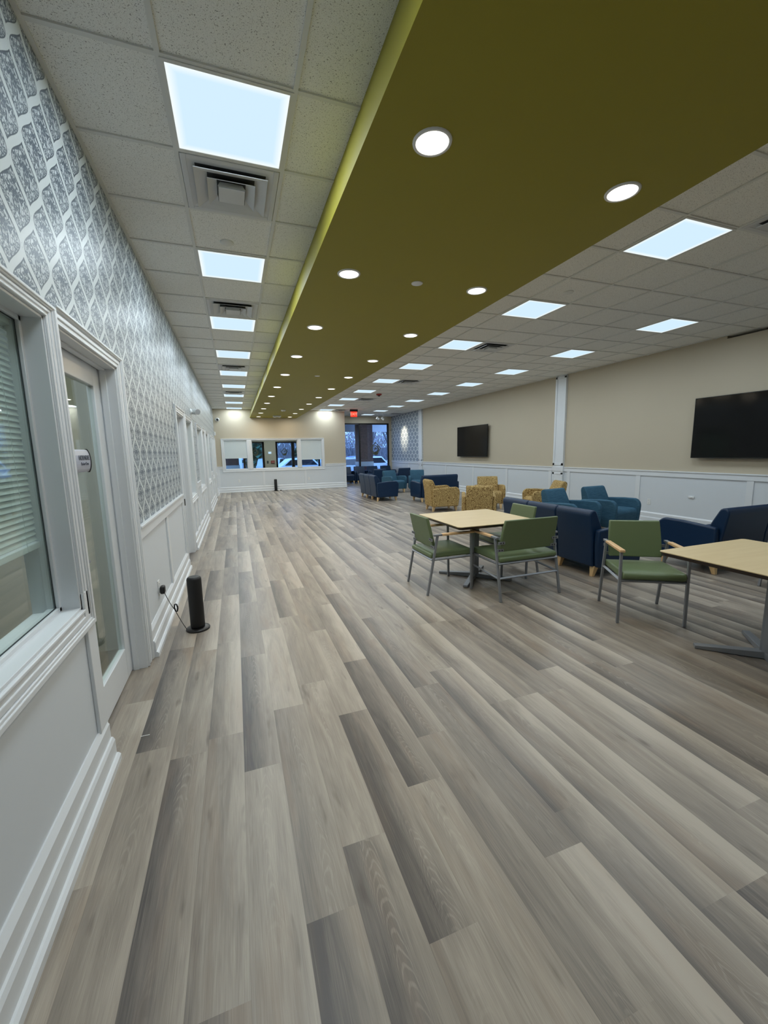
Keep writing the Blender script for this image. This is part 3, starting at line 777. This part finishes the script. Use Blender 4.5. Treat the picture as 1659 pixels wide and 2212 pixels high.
# track spots
def track():
    yt = 18.5; t = thing('track_light', 'two white spot heads on a ceiling track before the alcove window', 'spotlight', (6.62, yt, CEIL))
    MB().box(-.35, .3, -.018, .018, -.02, 0).build('track', OFFW, t, bevel=.003)
    tgt = Vector((XR, 18.55, 2.25))
    for x, dy in ((-.16, -.02), (.09, .02)):
        m = MB(); m.bar((x, 0, -.02), (x, 0, -.2), .008); m.build('stem', OFFW, t)
        p = Vector((x, dy, -.27)); d = (tgt - (Vector((6.62, yt, CEIL)) + p)).normalized()
        h = MB(); h.bar(p - d * .10, p + d * .02, .05, 16); h.bar(p + d * .02, p + d * .03, .05, 16, .055)
        hd = h.build('spot_head', OFFW, t)
        MB().bar(p + d * .029, p + d * .033, .045, 16).build('lens', WARMLIT, hd)
        l = bpy.data.lights.new('spot_lamp', 'SPOT'); l.energy = 75; l.color = (1, .87, .62); l.spot_size = R(46); l.spot_blend = .9; l.shadow_soft_size = .03
        o = bpy.data.objects.new('spot_lamp', l); C.objects.link(o); o.parent = t; o.location = p + d * .05
        o.rotation_euler = d.to_track_quat('-Z', 'Y').to_euler()
track()
# office lamps added to brighten the rooms behind the glass; vestibule lamp
for y, lab in ((2.3, 'added ceiling panel lighting the office behind the first glass door'), (6.3, 'added ceiling panel lighting the office behind the second glass door'), (11.2, 'added ceiling panel lighting the office behind the third glass door'), (15.6, 'added ceiling panel lighting the last office')):
    t = thing('office_fill_light', lab, 'ceiling light', (-1.9, y, 2.745)); MB().box(-.29, .29, -.29, .29, -.006, .004).build('diffuser', PANEL, t); area('panel_lamp', (0, 0, -.012), .5, .5, 17.0, PANEL_COL, t)
t = thing('vestibule_light', 'lit ceiling panel inside the entrance behind the far window', 'ceiling light', (1.6, 19.0, 2.615)); MB().box(-.29, .29, -.29, .29, -.006, .004).build('diffuser', PANEL, t); area('panel_lamp', (0, 0, -.012), .5, .5, 16.0, PANEL_COL, t)

# ---------------------------------------------------------------- lounge seating (local: faces +y, origin on the floor under the middle)
def arc(cx, cz, r, a0, a1, n=6): return [(cx + r * math.cos(R(a0 + (a1 - a0) * k / n)), cz + r * math.sin(R(a0 + (a1 - a0) * k / n))) for k in range(n + 1)]
ARMP = [(-.33, .125), (.335, .125), (.36, .30), (.372, .46)] + arc(.245, .49, .128, 0, 78, 6) + [(.05, .612), (-.2, .592), (-.345, .578), (-.35, .4)]
BACKP = [(-.352, .125), (-.372, .45), (-.418, .735)] + arc(-.362, .752, .056, 190, 20, 6) + [(-.245, .64), (-.15, .42), (-.13, .30), (-.14, .125)]
SEATP = [(-.16, .135), (.325, .135), (.345, .28)] + arc(.285, .375, .075, -10, 92, 6) + [(.1, .452), (-.1, .435), (-.18, .42)]
def lounge(name, label, cat, n, mat, loc, rz, group=None, mw=.545, aw=.075):
    t = thing(name, label, cat, loc, rz, group); W = n * mw
    for i in range(n):
        a = -W / 2 + i * mw; b = a + mw
        MB().prism(BACKP, 'x', a + .003, b - .003).build('backrest', mat, t, bevel=.018, seg=3)
        MB().prism(SEATP, 'x', a + .004, b - .004).build('seat', mat, t, bevel=.02, seg=3)
    for s in (-1, 1):
        lo, hi = sorted((s * (W / 2 + .001), s * (W / 2 + aw)))
        MB().prism(ARMP, 'x', lo, hi).build('arm', mat, t, bevel=.022, seg=3)
    for i in range(n + 1):
        x = -W / 2 + i * mw; x += .03 if i == 0 else (-.03 if i == n else 0)
        for s in (-1, 1):
            m = MB(); y = s * .285
            A = [(-.036, -.036), (.036, -.036), (.036, .036), (-.036, .036)]; k = .55
            top = [m.b.verts.new((x + p, y + q, .13)) for p, q in A]; bot = [m.b.verts.new((x + p * k, y + q * k + s * .028, 0)) for p, q in A]
            for j in range(4): m.face([top[j], top[(j + 1) % 4], bot[(j + 1) % 4], bot[j]])
            m.face(top[::-1]); m.face(bot); m.build('leg', LEGW, t, bevel=.004)
    return t
E_ = -PI / 2    # facing +x
lounge('sofa', 'three-seat navy sofa seen from behind right of the nearer green-chair table', 'sofa', 3, NAVY, (4.265, 4.43, 0), E_, None, .56)
lounge('sofa', 'navy loveseat cut off by the right edge, behind the cut-off table', 'sofa', 2, NAVY, (6.10, 3.42, 0), 0, None, .81)
lounge('sofa', 'far three-seat navy sofa with its back to the open walkway', 'sofa', 3, NAVY, (4.41, 12.78, 0), E_, None, .565)
lounge('sofa', 'navy loveseat seen from behind, left of the mustard armchairs', 'sofa', 1, NAVY, (5.80, 11.42, 0), 0, None, 1.2)
A0 = lounge('armchair', 'teal armchair rising behind the middle of the navy three-seat sofa', 'armchair', 1, TEAL, (5.48, 5.56, 0), PI + .16, 'teal armchairs')
dup(A0, (6.42, 5.58, 0), PI + .08, 'teal armchair nearest the wall outlet, right of the other near teal armchair', 'teal armchairs')
dup(A0, (5.62, 14.42, 0), PI + .22, 'far teal armchair beside the far navy sofa, showing its whole seat', 'teal armchairs')
dup(A0, (6.50, 14.2, 0), PI - .35, 'far teal armchair right of its twin, half hidden by the navy loveseat', 'teal armchairs')
M0 = lounge('armchair', 'mustard patterned armchair in side view, left end of the mustard group', 'armchair', 1, MUST, (4.98, 9.42, 0), E_ - .12, 'mustard patterned armchairs')
dup(M0, (4.86, 7.50, 0), -.52, 'mustard armchair with its back to the viewer behind the square table', 'mustard patterned armchairs')
dup(M0, (6.34, 9.26, 0), PI - .42, 'mustard patterned armchair facing the viewer behind the one seen from its back', 'mustard patterned armchairs')
dup(M0, (6.52, 7.42, 0), PI / 2 - .35, 'mustard patterned armchair by the white wainscot, turned to the left', 'mustard patterned armchairs')
N0 = lounge('armchair', 'navy armchair seen from behind, just behind the left far teal armchair', 'armchair', 1, NAVY, (5.70, 16.7, 0), .05, 'navy armchairs')
dup(N0, (6.94, 16.9, 0), 0, 'navy armchair seen from behind, next to the wallpapered alcove wall', 'navy armchairs')
for x, y, rz, l in ((5.20, 19.72, PI, 'navy armchair at the alcove window, closest to the corner of the far wall'), (5.91, 19.74, PI, 'navy armchair at the alcove window, second from the corner of the far wall'),
                 (6.62, 19.72, PI, 'navy armchair at the alcove window, third from the corner of the far wall'), (7.33, 19.70, PI, 'navy armchair at the alcove window, nearest the wallpapered wall')):
    dup(N0, (x, y, 0), rz, l, 'navy armchairs at the window')

# ---------------------------------------------------------------- tables and green chairs
def table(label, x, y):
    t = thing('table', label, 'table', (x, y, 0)); h = .51
    def rr(r, c=.035, n=5):
        P = []
        for cx, cy, a in ((r - c, r - c, 0), (-r + c, r - c, 90), (-r + c, -r + c, 180), (r - c, -r + c, 270)): P += [(cx + c * math.cos(R(a + 90 * k / n)), cy + c * math.sin(R(a + 90 * k / n))) for k in range(n + 1)]
        return P
    top = MB().prism(rr(h), 'z', .733, .741).build('tabletop', MAPLE, t, bevel=.002)
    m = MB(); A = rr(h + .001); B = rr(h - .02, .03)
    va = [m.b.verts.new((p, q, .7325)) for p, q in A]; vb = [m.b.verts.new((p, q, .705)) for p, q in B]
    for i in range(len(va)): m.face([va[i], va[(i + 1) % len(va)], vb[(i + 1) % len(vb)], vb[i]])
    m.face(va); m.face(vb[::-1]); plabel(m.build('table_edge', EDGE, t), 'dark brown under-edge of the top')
    m = MB(); m.box(-.05, .05, -.022, .022, .03, .70); m.box(-.03, .03, -.045, .045, .03, .70); m.box(-.2, .2, -.2, .2, .695, .706); m.build('column', STEEL, t, bevel=.004)
    for k in range(4):
        M = Matrix.Rotation(PI / 4 + k * PI / 2, 4, 'Z'); m = MB()
        v = [m.b.verts.new(M @ Vector(p)) for p in ((.0, -.034, .006), (.44, -.028, .004), (.44, .028, .004), (0, .034, .006), (0, -.034, .058), (.44, -.026, .028), (.44, .026, .028), (0, .034, .058))]
        for q in ((3, 2, 1, 0), (4, 5, 6, 7), (0, 1, 5, 4), (1, 2, 6, 5), (2, 3, 7, 6), (3, 0, 4, 7)): m.face([v[i] for i in q])
        m.box(.39, .43, -.02, .02, 0, .006, M); m.build('foot', STEEL, t, bevel=.004)
    return t
table('square maple-topped table with four green chairs pushed up to it', 2.655, 4.165)
table('square maple-topped table cut off by the right edge of the photo', 3.535, 1.66)
def green_chair(label, hw=.262, stretch=False, loc=(0, 0, 0), rz=0, group='green armchairs with grey metal legs'):
    t = thing('armchair', label, 'chair', loc, rz, group); AZ = .655
    fy, ry0, ry1 = .255, -.285, -.165
    for s in (-1, 1):
        MB().bar((s * hw, fy, 0), (s * hw, fy - .012, AZ - .012), .0125, 4, sq=True).build('leg', STEEL, t, bevel=.003)
        MB().bar((s * hw, ry0, 0), (s * hw, ry1, AZ - .01), .0125, 4, sq=True).build('leg', STEEL, t, bevel=.003)
        MB().box(s * hw - .022, s * hw + .022, ry1 + .05, fy + .02, AZ - .014, AZ + .010).build('armrest', ARMW, t, bevel=.005)
        MB().box(s * hw - .016, s * hw + .016, ry1 - .045, ry1 + .052, AZ - .014, AZ + .006).build('arm_bracket', STEEL, t, bevel=.003)
        for z, y in ((.60, -.205), (.52, -.186)):
            m = MB(); lo, hi = sorted((s * (hw + .004), s * (hw - .075)))
            m.mat(0).box(lo, hi, y - .026, y - .018, z - .014, z + .014)
            for q in (.025, .055): m.mat(1).box(s * (hw - q) - .006, s * (hw - q) + .006, y - .028, y - .025, z - .006, z + .006)
            m.build('back_bracket', [STEEL, BLACK], t)
    m = MB(); zf = .388; rb = -.225
    for s in (-1, 1): m.bar((s * (hw - .004), fy - .005, zf), (s * (hw - .004), rb, zf), .011, 4, sq=True)
    m.bar((-hw, fy - .008, zf), (hw, fy - .008, zf), .011, 4, sq=True); m.bar((-hw, rb, zf - .004), (hw, rb, zf - .004), .011, 4, sq=True)
    if stretch:
        z = .235
        for s in (-1, 1): m.bar((s * hw, fy, z + .03), (s * hw, -.24, z), .009, 4, sq=True)
        m.bar((-hw, -.242, z), (hw, -.242, z), .009, 4, sq=True)
    m.build('seat_frame', STEEL, t)
    w = hw - .014
    m = MB(); m.prism([(-.235, .398), (.255, .398), (.278, .42), (.275, .45), (.25, .468), (-.1, .462), (-.235, .452), (-.245, .425)], 'x', -w, w)
    m.build('seat', GREEN, t, bevel=.014, seg=3)
    m = MB(); p0, p1 = (-.182, .50), (-.262, .835); th = .036
    n = 6; F = []
    for k in range(n + 1):
        f = k / n; y = p0[0] + (p1[0] - p0[0]) * f; z = p0[1] + (p1[1] - p0[1]) * f; ww = (w - .02) * (1 - .045 * f + .02 * math.sin(f * PI))
        F.append([m.b.verts.new((sx * ww, y + sy * th / 2, z)) for sx, sy in ((-1, -1), (1, -1), (1, 1), (-1, 1))])
    for A, B in zip(F, F[1:]):
        for i in range(4): m.face([A[i], A[(i + 1) % 4], B[(i + 1) % 4], B[i]])
    m.face(F[0][::-1]); m.face(F[-1]); m.build('backrest', GREEN, t, bevel=.010, seg=3)
    return t
GC = green_chair('green armchair at the left side of the near table, in side view', loc=(2.125, 4.05, 0), rz=E_)
dup(GC, (3.145, 4.21, 0), PI / 2, 'green armchair behind the near table, only its back showing above the top')
dup(GC, (3.435, 2.60, 0), PI - math.atan2(.28, .45) , 'green armchair turned to the viewer beside the table at the right edge')
dup(GC, (5.585, 2.385, 0), E_, 'chair showing one grey leg past the cut-off table')
green_chair('extra-wide green armchair with stretchers, its back to the viewer at the near table', .372, True, (2.805, 3.605, 0), 0, 'extra-wide green armchair')

# ---------------------------------------------------------------- televisions
def tv(label, y0, y1, z0, z1):
    yc, zc = (y0 + y1) / 2, (z0 + z1) / 2; hw, hz = (y1 - y0) / 2, (z1 - z0) / 2
    t = thing('television', label, 'television', (XR, yc, zc))
    m = MB(); m.box(-.115, -.075, -hw, hw, -hz, hz); m.box(-.078, -.05, -hw * .8, hw * .8, -hz * .8, hz * .6); m.build('casing', BLACK, t, bevel=.004)
    MB().box(-.1175, -.1145, -hw + .012, hw - .012, -hz + .016, hz - .012).build('screen', SCREEN, t)
    m = MB(); m.box(-.05, -.001, -.3, .3, -.22, .22); m.build('wall_mount', BLACK, t)
k = (XR - .115) / 7.62
tv('large black television cut off by the right edge on the beige wall', 3.2 * k, 5.02 * k, 1.54 - .224 * k, 1.54 + .804 * k)
tv('black television on the beige wall beyond the white pilaster', 11.32 * k, 13.19 * k, 1.54 - .240 * k, 1.54 + .80 * k)

# ---------------------------------------------------------------- outlets, sign, cameras
def outlet(label, M):
    t = thing('wall_outlet', label, 'outlet', M.translation); t.rotation_euler = M.to_euler()
    MB().box(-.036, .036, -.007, 0, -.058, .058).build('cover_plate', OFFW, t, bevel=.004)
    for z in (-.024, .024):
        m = MB(); m.mat(0).box(-.016, .016, -.010, -.006, z - .014, z + .014); m.mat(1)
        for x in (-.006, .006): m.box(x - .001, x + .001, -.0105, -.0098, z - .004, z + .006)
        m.build('socket', [OFFW, BLACK], t)
ML = Matrix.Rotation(PI / 2, 4, 'Z'); MR = Matrix.Rotation(-PI / 2, 4, 'Z')
outlet('white outlet with a black plug on the panel past the first glass door', Matrix.Translation((XL, 3.93, .40)) @ ML)
outlet('white outlet under the blind window past the second glass door', Matrix.Translation((XL, 8.0, .42)) @ ML)
outlet('white outlet on the far wall below its left window light', Matrix.Translation((.1, YF, .455)))
outlet('white outlet on the far wall below its right window light', Matrix.Translation((2.94, YF, .45)))
outlet('white outlet on the wainscot beside the near teal armchairs', Matrix.Translation((XR, 5.86, .43)) @ MR)
t = thing('wall_switch', 'small white plate on the wainscot behind the navy sofa at the right edge', 'switch', (XR, 5.05, .60)); t.rotation_euler = (0, 0, -PI / 2)
MB().box(-.05, .05, -.02, 0, -.02, .02).build('cover_plate', OFFW, t, bevel=.004); MB().box(-.02, .02, -.025, -.018, -.008, .008).build('toggle', OFFW, t)

def door_sign():
    x = -.7985; t = thing('door_sign', 'silver curved name plate reading HOLMDEL on the first glass door', 'sign', (x, 2.672, 1.52))
    hy, hz = .135, .062; n = 10
    prof = [(.022 * math.cos(R(-70 + 140 * k / n)) - .007, hz * math.sin(R(-70 + 140 * k / n)) / math.sin(R(70))) for k in range(n + 1)]
    MB().prism([(-.004, -hz)] + prof + [(-.004, hz)], 'y', -hy + .004, hy - .004).build('plate', SIGNF, t, smooth=False)
    for s in (-1, 1): MB().prism([(-.006, -hz - .004)] + [(a + .003, b * 1.06) for a, b in prof] + [(-.006, hz + .004)], 'y', *sorted((s * (hy - .004), s * (hy + .003)))).build('end_cap', BLACK, t)
    def on_plate(txt, size, dz, xo):
        M = Matrix.Translation((xo, .032, dz)) @ Matrix.Rotation(PI / 2, 4, 'Z') @ Matrix.Rotation(PI / 2, 4, 'X')
        return text_mesh(txt, size, 'lettering', SIGNT, t, M)
    on_plate('HOLMDEL', .038, .016, .0160); on_plate('Senior Care', .024, -.016, .0160)
    MB().box(-.03, -.004, -hy * .6, hy * .6, -.02, .02).build('mount', CHROME, t)
door_sign()

t = thing('security_camera', 'white bullet camera high on the wallpapered wall past the second glass door', 'camera', (XL, 8.42, 2.33))
MB().lathe([(.055, 0), (.055, .012), (.02, .03), (.02, .05)], n=18).xf(Matrix.Rotation(PI / 2, 4, 'Y')).build('mount', OFFW, t, smooth=True)
d = Vector((.45, -.88, -.1)).normalized(); c = Vector((.085, 0, 0))
MB().bar(c - d * .09, c + d * .1, .055, 20).build('body', OFFW, t, smooth=False)
MB().bar(c + d * .1, c + d * .104, .046, 20).build('lens', plain('grey_lens', lin(158, 160, 164), .3), t)
t = thing('dome_camera', 'small white camera with a black lens high on the far wall by the corner', 'camera', (-.545, YF, 2.90))
MB().lathe([(.075, 0), (.075, .03), (.06, .05)], n=20).xf(Matrix.Rotation(PI / 2, 4, 'X')).build('base', OFFW, t, smooth=True)
m = MB(); m.lathe([(.045, .05), (.044, .065), (.03, .085), (.008, .092)], n=18); m.xf(Matrix.Rotation(PI / 2, 4, 'X')).build('lens_dome', BLACK, t, smooth=True)
t = thing('motion_sensor', 'small white motion sensor in the corner above the last window of the wallpapered wall', 'sensor', (XL, 17.25, 2.34))
MB().box(0, .07, -.05, .05, -.07, .07).build('case', OFFW, t, bevel=.012); MB().box(.066, .074, -.03, .03, -.055, -.01).build('lens', plain('milky_lens', lin(190, 190, 188), .3), t)
disc('wall_plate', 'small black round plate on the alcove window wall beside the wallpaper', 'sensor', 0, 0, 0, .03, BLACK).matrix_world = Matrix.Translation((7.74, YW, 2.62)) @ Matrix.Rotation(PI / 2, 4, 'X')

# ---------------------------------------------------------------- black towers and cable
def tower(label, x, y, rz=0):
    t = thing('tower_heater', label, 'tower device', (x, y, 0), rz)
    MB().lathe([(.098, .0), (.10, .008), (.096, .016), (.062, .022)], n=36).build('base', BLACK, t, smooth=True)
    MB().lathe([(.057, .02), (.060, .04), (.060, .462), (.056, .474), (.050, .480)], n=36).build('body', plain('matt_black_mesh', lin(9, 9, 11), .55), t, smooth=True)
    MB().lathe([(.047, .480), (.046, .483), (.040, .483)], n=36).build('top_control', plain('dark_grey_plastic', lin(52, 54, 54), .4), t, smooth=True)
    m = MB()
    for k in range(9):
        a = R(-120 + k * 16); m.bar((.084 * math.cos(a), .084 * math.sin(a), .017), (.084 * math.cos(a), .084 * math.sin(a), .0185), .004, 6)
    m.build('base_marks', CHROME, t)
    return t
tower('black cylindrical tower on a round base on the floor by the wallpapered wall', -.413, 3.83)
tower('black cylindrical tower standing at the foot of the far wall', 1.52, 17.45)
def cable():
    t = thing('power_cable', 'thin black cable with a plug and a small coil, from outlet to tower', 'cable', (0, 0, 0))
    MB().box(XL + .012, XL + .05, 3.895, 3.965, .335, .405).build('plug', BLACK, t, bevel=.012)
    a, b = Vector((XL + .045, 3.92, .335)), Vector((-.50, 3.80, .02)); pts = []
    mid = a.lerp(b, .48)
    for k in range(9): pts.append(a.lerp(mid, k / 8) + Vector((0, 0, -.012 * math.sin(PI * k / 8))))
    e1 = (b - a).normalized(); e2 = Vector((.25, .2, 1)).normalized()
    for k in range(40):
        th = 2 * PI * k / 13; pts.append(mid + (e1 * math.sin(th) + e2 * (1 - math.cos(th))) * .026 + Vector((.004 * math.sin(k * .8), .003 * math.cos(k), 0)))
    for k in range(1, 10): pts.append(mid.lerp(b, k / 9) + Vector((0, 0, -.01 * math.sin(PI * k / 9))))
    MB().tube(pts, .0032, 6).build('cord', BLACK, t, smooth=True)
cable()
t = MB().box(-.035, .035, -.02, .02, 0, .03).build('power_adapter', BLACK, None, bevel=.006, loc=(1.72, 17.5, 0)); tag(t, 'small black adapter on the floor beside the far black tower', 'adapter')
t = MB().box(-.022, .022, -.002, .002, 0, .002).build('paper_scrap', PAPER, None, loc=(-.575, 2.40, .0003)); tag(t, 'tiny pale scrap lying on the planks before the first glass door', 'scrap')

# ---------------------------------------------------------------- outdoors
GZ = -.30
struct(MB().box(-40, 60, YW + .18, 90, GZ - .1, GZ).build('ground_parking', ASPH))
struct(MB().box(-12, 26, YW + .18, 24.3, GZ, GZ + .14).build('path_front', plain('concrete_walk', lin(150, 150, 148), .9)))
struct(MB().box(-12, 26, YW + .18, 24.0, 3.15, 3.3).build('canopy_soffit', CANOPYM)); struct(MB().box(-12, 26, 23.8, 24.0, 2.72, 3.3).build('canopy_fascia', CANOPYM))
def column(x0, x1, y0, y1):
    m = MB(); m.mat(0).box(x0, x1, y0, y1, GZ, .72); m.mat(1).box(x0 - .03, x1 + .03, y0 - .03, y1 + .03, .72, .98); m.mat(0).box(x0, x1, y0, y1, .98, 3.2)
    struct(m.build('column_front', [BRICK, BAND]))
column(-.46, .18, 22.3, 22.94); column(4.55, 5.15, 22.3, 22.94); column(6.62, 7.42, 22.3, 23.1)

def car(label, x, y, rz, mat, L=4.5, H=1.45, van=False):
    t = thing('car', label, 'car', (x, y, GZ), rz); h = L / 2
    if van: prof = [(-h, .45), (-h, H - .1), (-h + .1, H), (h - 1.45, H), (h - .75, 1.15), (h - .1, .95), (h, .75), (h, .35), (-h, .35)]
    else: prof = [(-h, .4), (-h + .03, .85), (-h + .35, .92), (-h + 1.0, H - .03), (-h + 1.4, H), (.45, H), (h - 1.25, .93), (h - .25, .8), (h, .6), (h - .02, .3), (-h, .3)]
    MB().prism(prof, 'y', -.88, .88).build('body', mat, t, bevel=.07, seg=3)
    for s in (-1, 1):
        m = MB(); lo, hi = sorted((s * .86, s * .885))
        if van: P = [(-h + .3, 1.15), (-h + .3, H - .22), (h - 1.5, H - .22), (h - 1.0, 1.15)]
        else: P = [(-h + .62, .95), (-h + 1.08, H - .1), (.4, H - .1), (h - 1.45, .95)]
        m.prism(P, 'y', lo, hi).build('side_window', CARG, t)
    for sx in (-h + .85, h - .85):
        for s in (-1, 1):
            m = MB(); m.bar((sx, s * .72, .32), (sx, s * .90, .32), .32, 18); m.build('wheel', TYRE, t)
    ends = ((h - 1.33, H - .07, h - .83, 1.2) if van else (.52, H - .08, h - 1.3, .98))
    m = MB(); a, za, b, zb = ends; m.quad((a + .03, -.7, za + .02), (a + .03, .7, za + .02), (b + .03, .72, zb + .02), (b + .03, -.72, zb + .02)); m.build('windshield', CARG, t)
    return t
car('white van parked outside, at the left edge of the alcove window', 7.9, 36.8, R(80), CARW, 5.2, 2.1, True)
car('silver car parked outside, behind the left half of the alcove window', 7.4, 28.0, R(4), CARS)
car('blue car parked outside, below the emblem on the alcove window', 11.6, 38.0, R(10), CARB)
car('white car parked outside in front of the blue car', 10.4, 31.4, R(4), CARW)
car('white car parked outside, at the right edge of the alcove window', 14.6, 35.0, R(92), CARW, 4.6, 1.7, True)
car('dark car parked outside, low at the right edge of the alcove window', 12.2, 27.2, R(6), CARD)
car('white car parked outside, seen through the right light of the far window', 4.9, 31.2, R(4), CARW)
car('silver car parked outside, behind the right entrance glass', 2.9, 35.6, R(75), CARS)
car('white car parked outside, seen under the left shade of the far window', -.2, 35.4, R(85), CARW, 4.6, 1.6, True)

def bare_tree(label, x, y, H, seed, dense=1.0):
    rg = random.Random(seed); t = thing('bare_tree', label, 'tree', (x, y, GZ), 0, 'bare trees beyond the parking lot')
    tr, tw = MB(), MB()
    def grow(p, d, L, r, lev):
        q = p + d * L; (tr if lev < 2 else tw).bar(p, q, r, 5, r * .7)
        if lev >= 4: return
        for k in range(rg.randint(3, 4) if lev else 6):
            a = rg.uniform(0, 2 * PI); s = rg.uniform(.35, .85); n = d.orthogonal().normalized(); n = Matrix.Rotation(a, 3, d) @ n
            e = (d + n * s + Vector((0, 0, .18))).normalized(); f = rg.uniform(.45, 1) if lev else rg.uniform(.35, 1)
            grow(p + d * L * f, e, L * rg.uniform(.5, .72), r * .55, lev + 1)
    grow(Vector((0, 0, 0)), Vector((rg.uniform(-.05, .05), 0, 1)).normalized(), H * .45, H * .016, 0)
    tr.build('trunk', BARK, t); tw.build('twigs', TWIG, t)
    return t
pos = ['at the left edge of the alcove window', 'left of the brick column', 'just right of the brick column', 'behind the emblem on the alcove window', 'right of the emblem on the alcove window', 'at the right edge of the alcove window',
       'behind the left entrance glass', 'behind the right entrance glass', 'behind the right light of the far window', 'far behind the brick column', 'far behind the emblem', 'far behind the right half of the alcove window']
TP = [(11.5, 47, 10), (15.3, 46, 9), (17.0, 55, 11), (18.9, 44, 10), (22.6, 50, 11), (27, 44.5, 10), (.2, 46, 9), (4.2, 52, 10), (9.0, 53, 9), (12.4, 56, 12), (21.5, 57, 12), (27.5, 56, 12)]
for i, (x, y, h) in enumerate(TP): bare_tree('leafless grey tree outside, ' + pos[i], x, y, h, 20 + i)
def conifer(label, x, y, H, seed):
    rg = random.Random(seed); t = thing('conifer_tree', label, 'tree', (x, y, GZ), 0, 'evergreen trees outside')
    MB().bar((0, 0, 0), (0, 0, H), .14, 8, .02).build('trunk', BARK, t)
    m = MB(); z = .5
    while z < H:
        r = (H - z) / H * H * .30 + .1
        for k in range(12):
            a = rg.uniform(0, 2 * PI); L = r * rg.uniform(.6, 1.1); e = Vector((math.cos(a), math.sin(a), 0)); s = e.cross(Vector((0, 0, 1))) * L * .22
            p = Vector((0, 0, z)); q = p + e * L + Vector((0, 0, -.25 * L))
            m.quad(p, p + e * L * .5 + s, q, p + e * L * .5 - s); m.quad(p + Vector((0, 0, .12)), p + e * L * .6 + s * .7 + Vector((0, 0, -.2)), q + Vector((0, 0, .1)), p + e * L * .5 - s)
        z += .16
    m.build('foliage', NEEDLE, t)
conifer('green conifer outside, behind the left entrance glass', 2.0, 40.0, 6.6, 3)
conifer('green conifer outside, behind the right entrance glass', 6.8, 41, 7.2, 4)
def shrub(label, x, y, r, seed):
    rg = random.Random(seed); m = MB()
    for k in range(420):
        a, b = rg.uniform(0, 2 * PI), rg.uniform(-.3, PI / 2); p = Vector((r * math.cos(a) * math.cos(b), r * math.sin(a) * math.cos(b), r * .75 * math.sin(b) + r * .35)) * rg.uniform(.75, 1)
        u = Vector((rg.uniform(-1, 1), rg.uniform(-1, 1), rg.uniform(-1, 1))).normalized() * .09; v = u.orthogonal().normalized() * .06
        m.quad(p - u, p - v, p + u, p + v)
    o = m.build('shrub', BUSHM, loc=(x, y, GZ)); tag(o, label, 'shrub')
shrub('round dark shrub outside behind the right entrance glass', 3.15, 27.0, .85, 1)
shrub('dark shrub outside behind the left entrance glass', 1.35, 27.2, .7, 2)
struct(MB().box(-40, 60, 67.5, 68, GZ, 2.2).build('hill_woods', plain('dim_woodland_bank', lin(120, 122, 130), .9, 0, .2, .3, 1.5)))

def woods():
    rg = random.Random(5); m = MB()
    for k in range(17000):
        x, y = rg.uniform(-8, 38), rg.uniform(61, 67); z = GZ + rg.uniform(0, 7.5) * rg.uniform(.4, 1); L = rg.uniform(.5, 1.9)
        d = Vector((rg.uniform(-1, 1), rg.uniform(-.3, .3), 1)).normalized(); p = Vector((x, y, z)); w = Vector((.022 + .02 * rg.random(), .01, 0))
        q = p + d * L; m.quad(p - w, p + w, q + w * .4, q - w * .4)
    o = m.build('woodland', TWIG); o['kind'] = 'stuff'; tag(o, 'grey leafless woodland massed beyond the parking lot', 'woods')
woods()
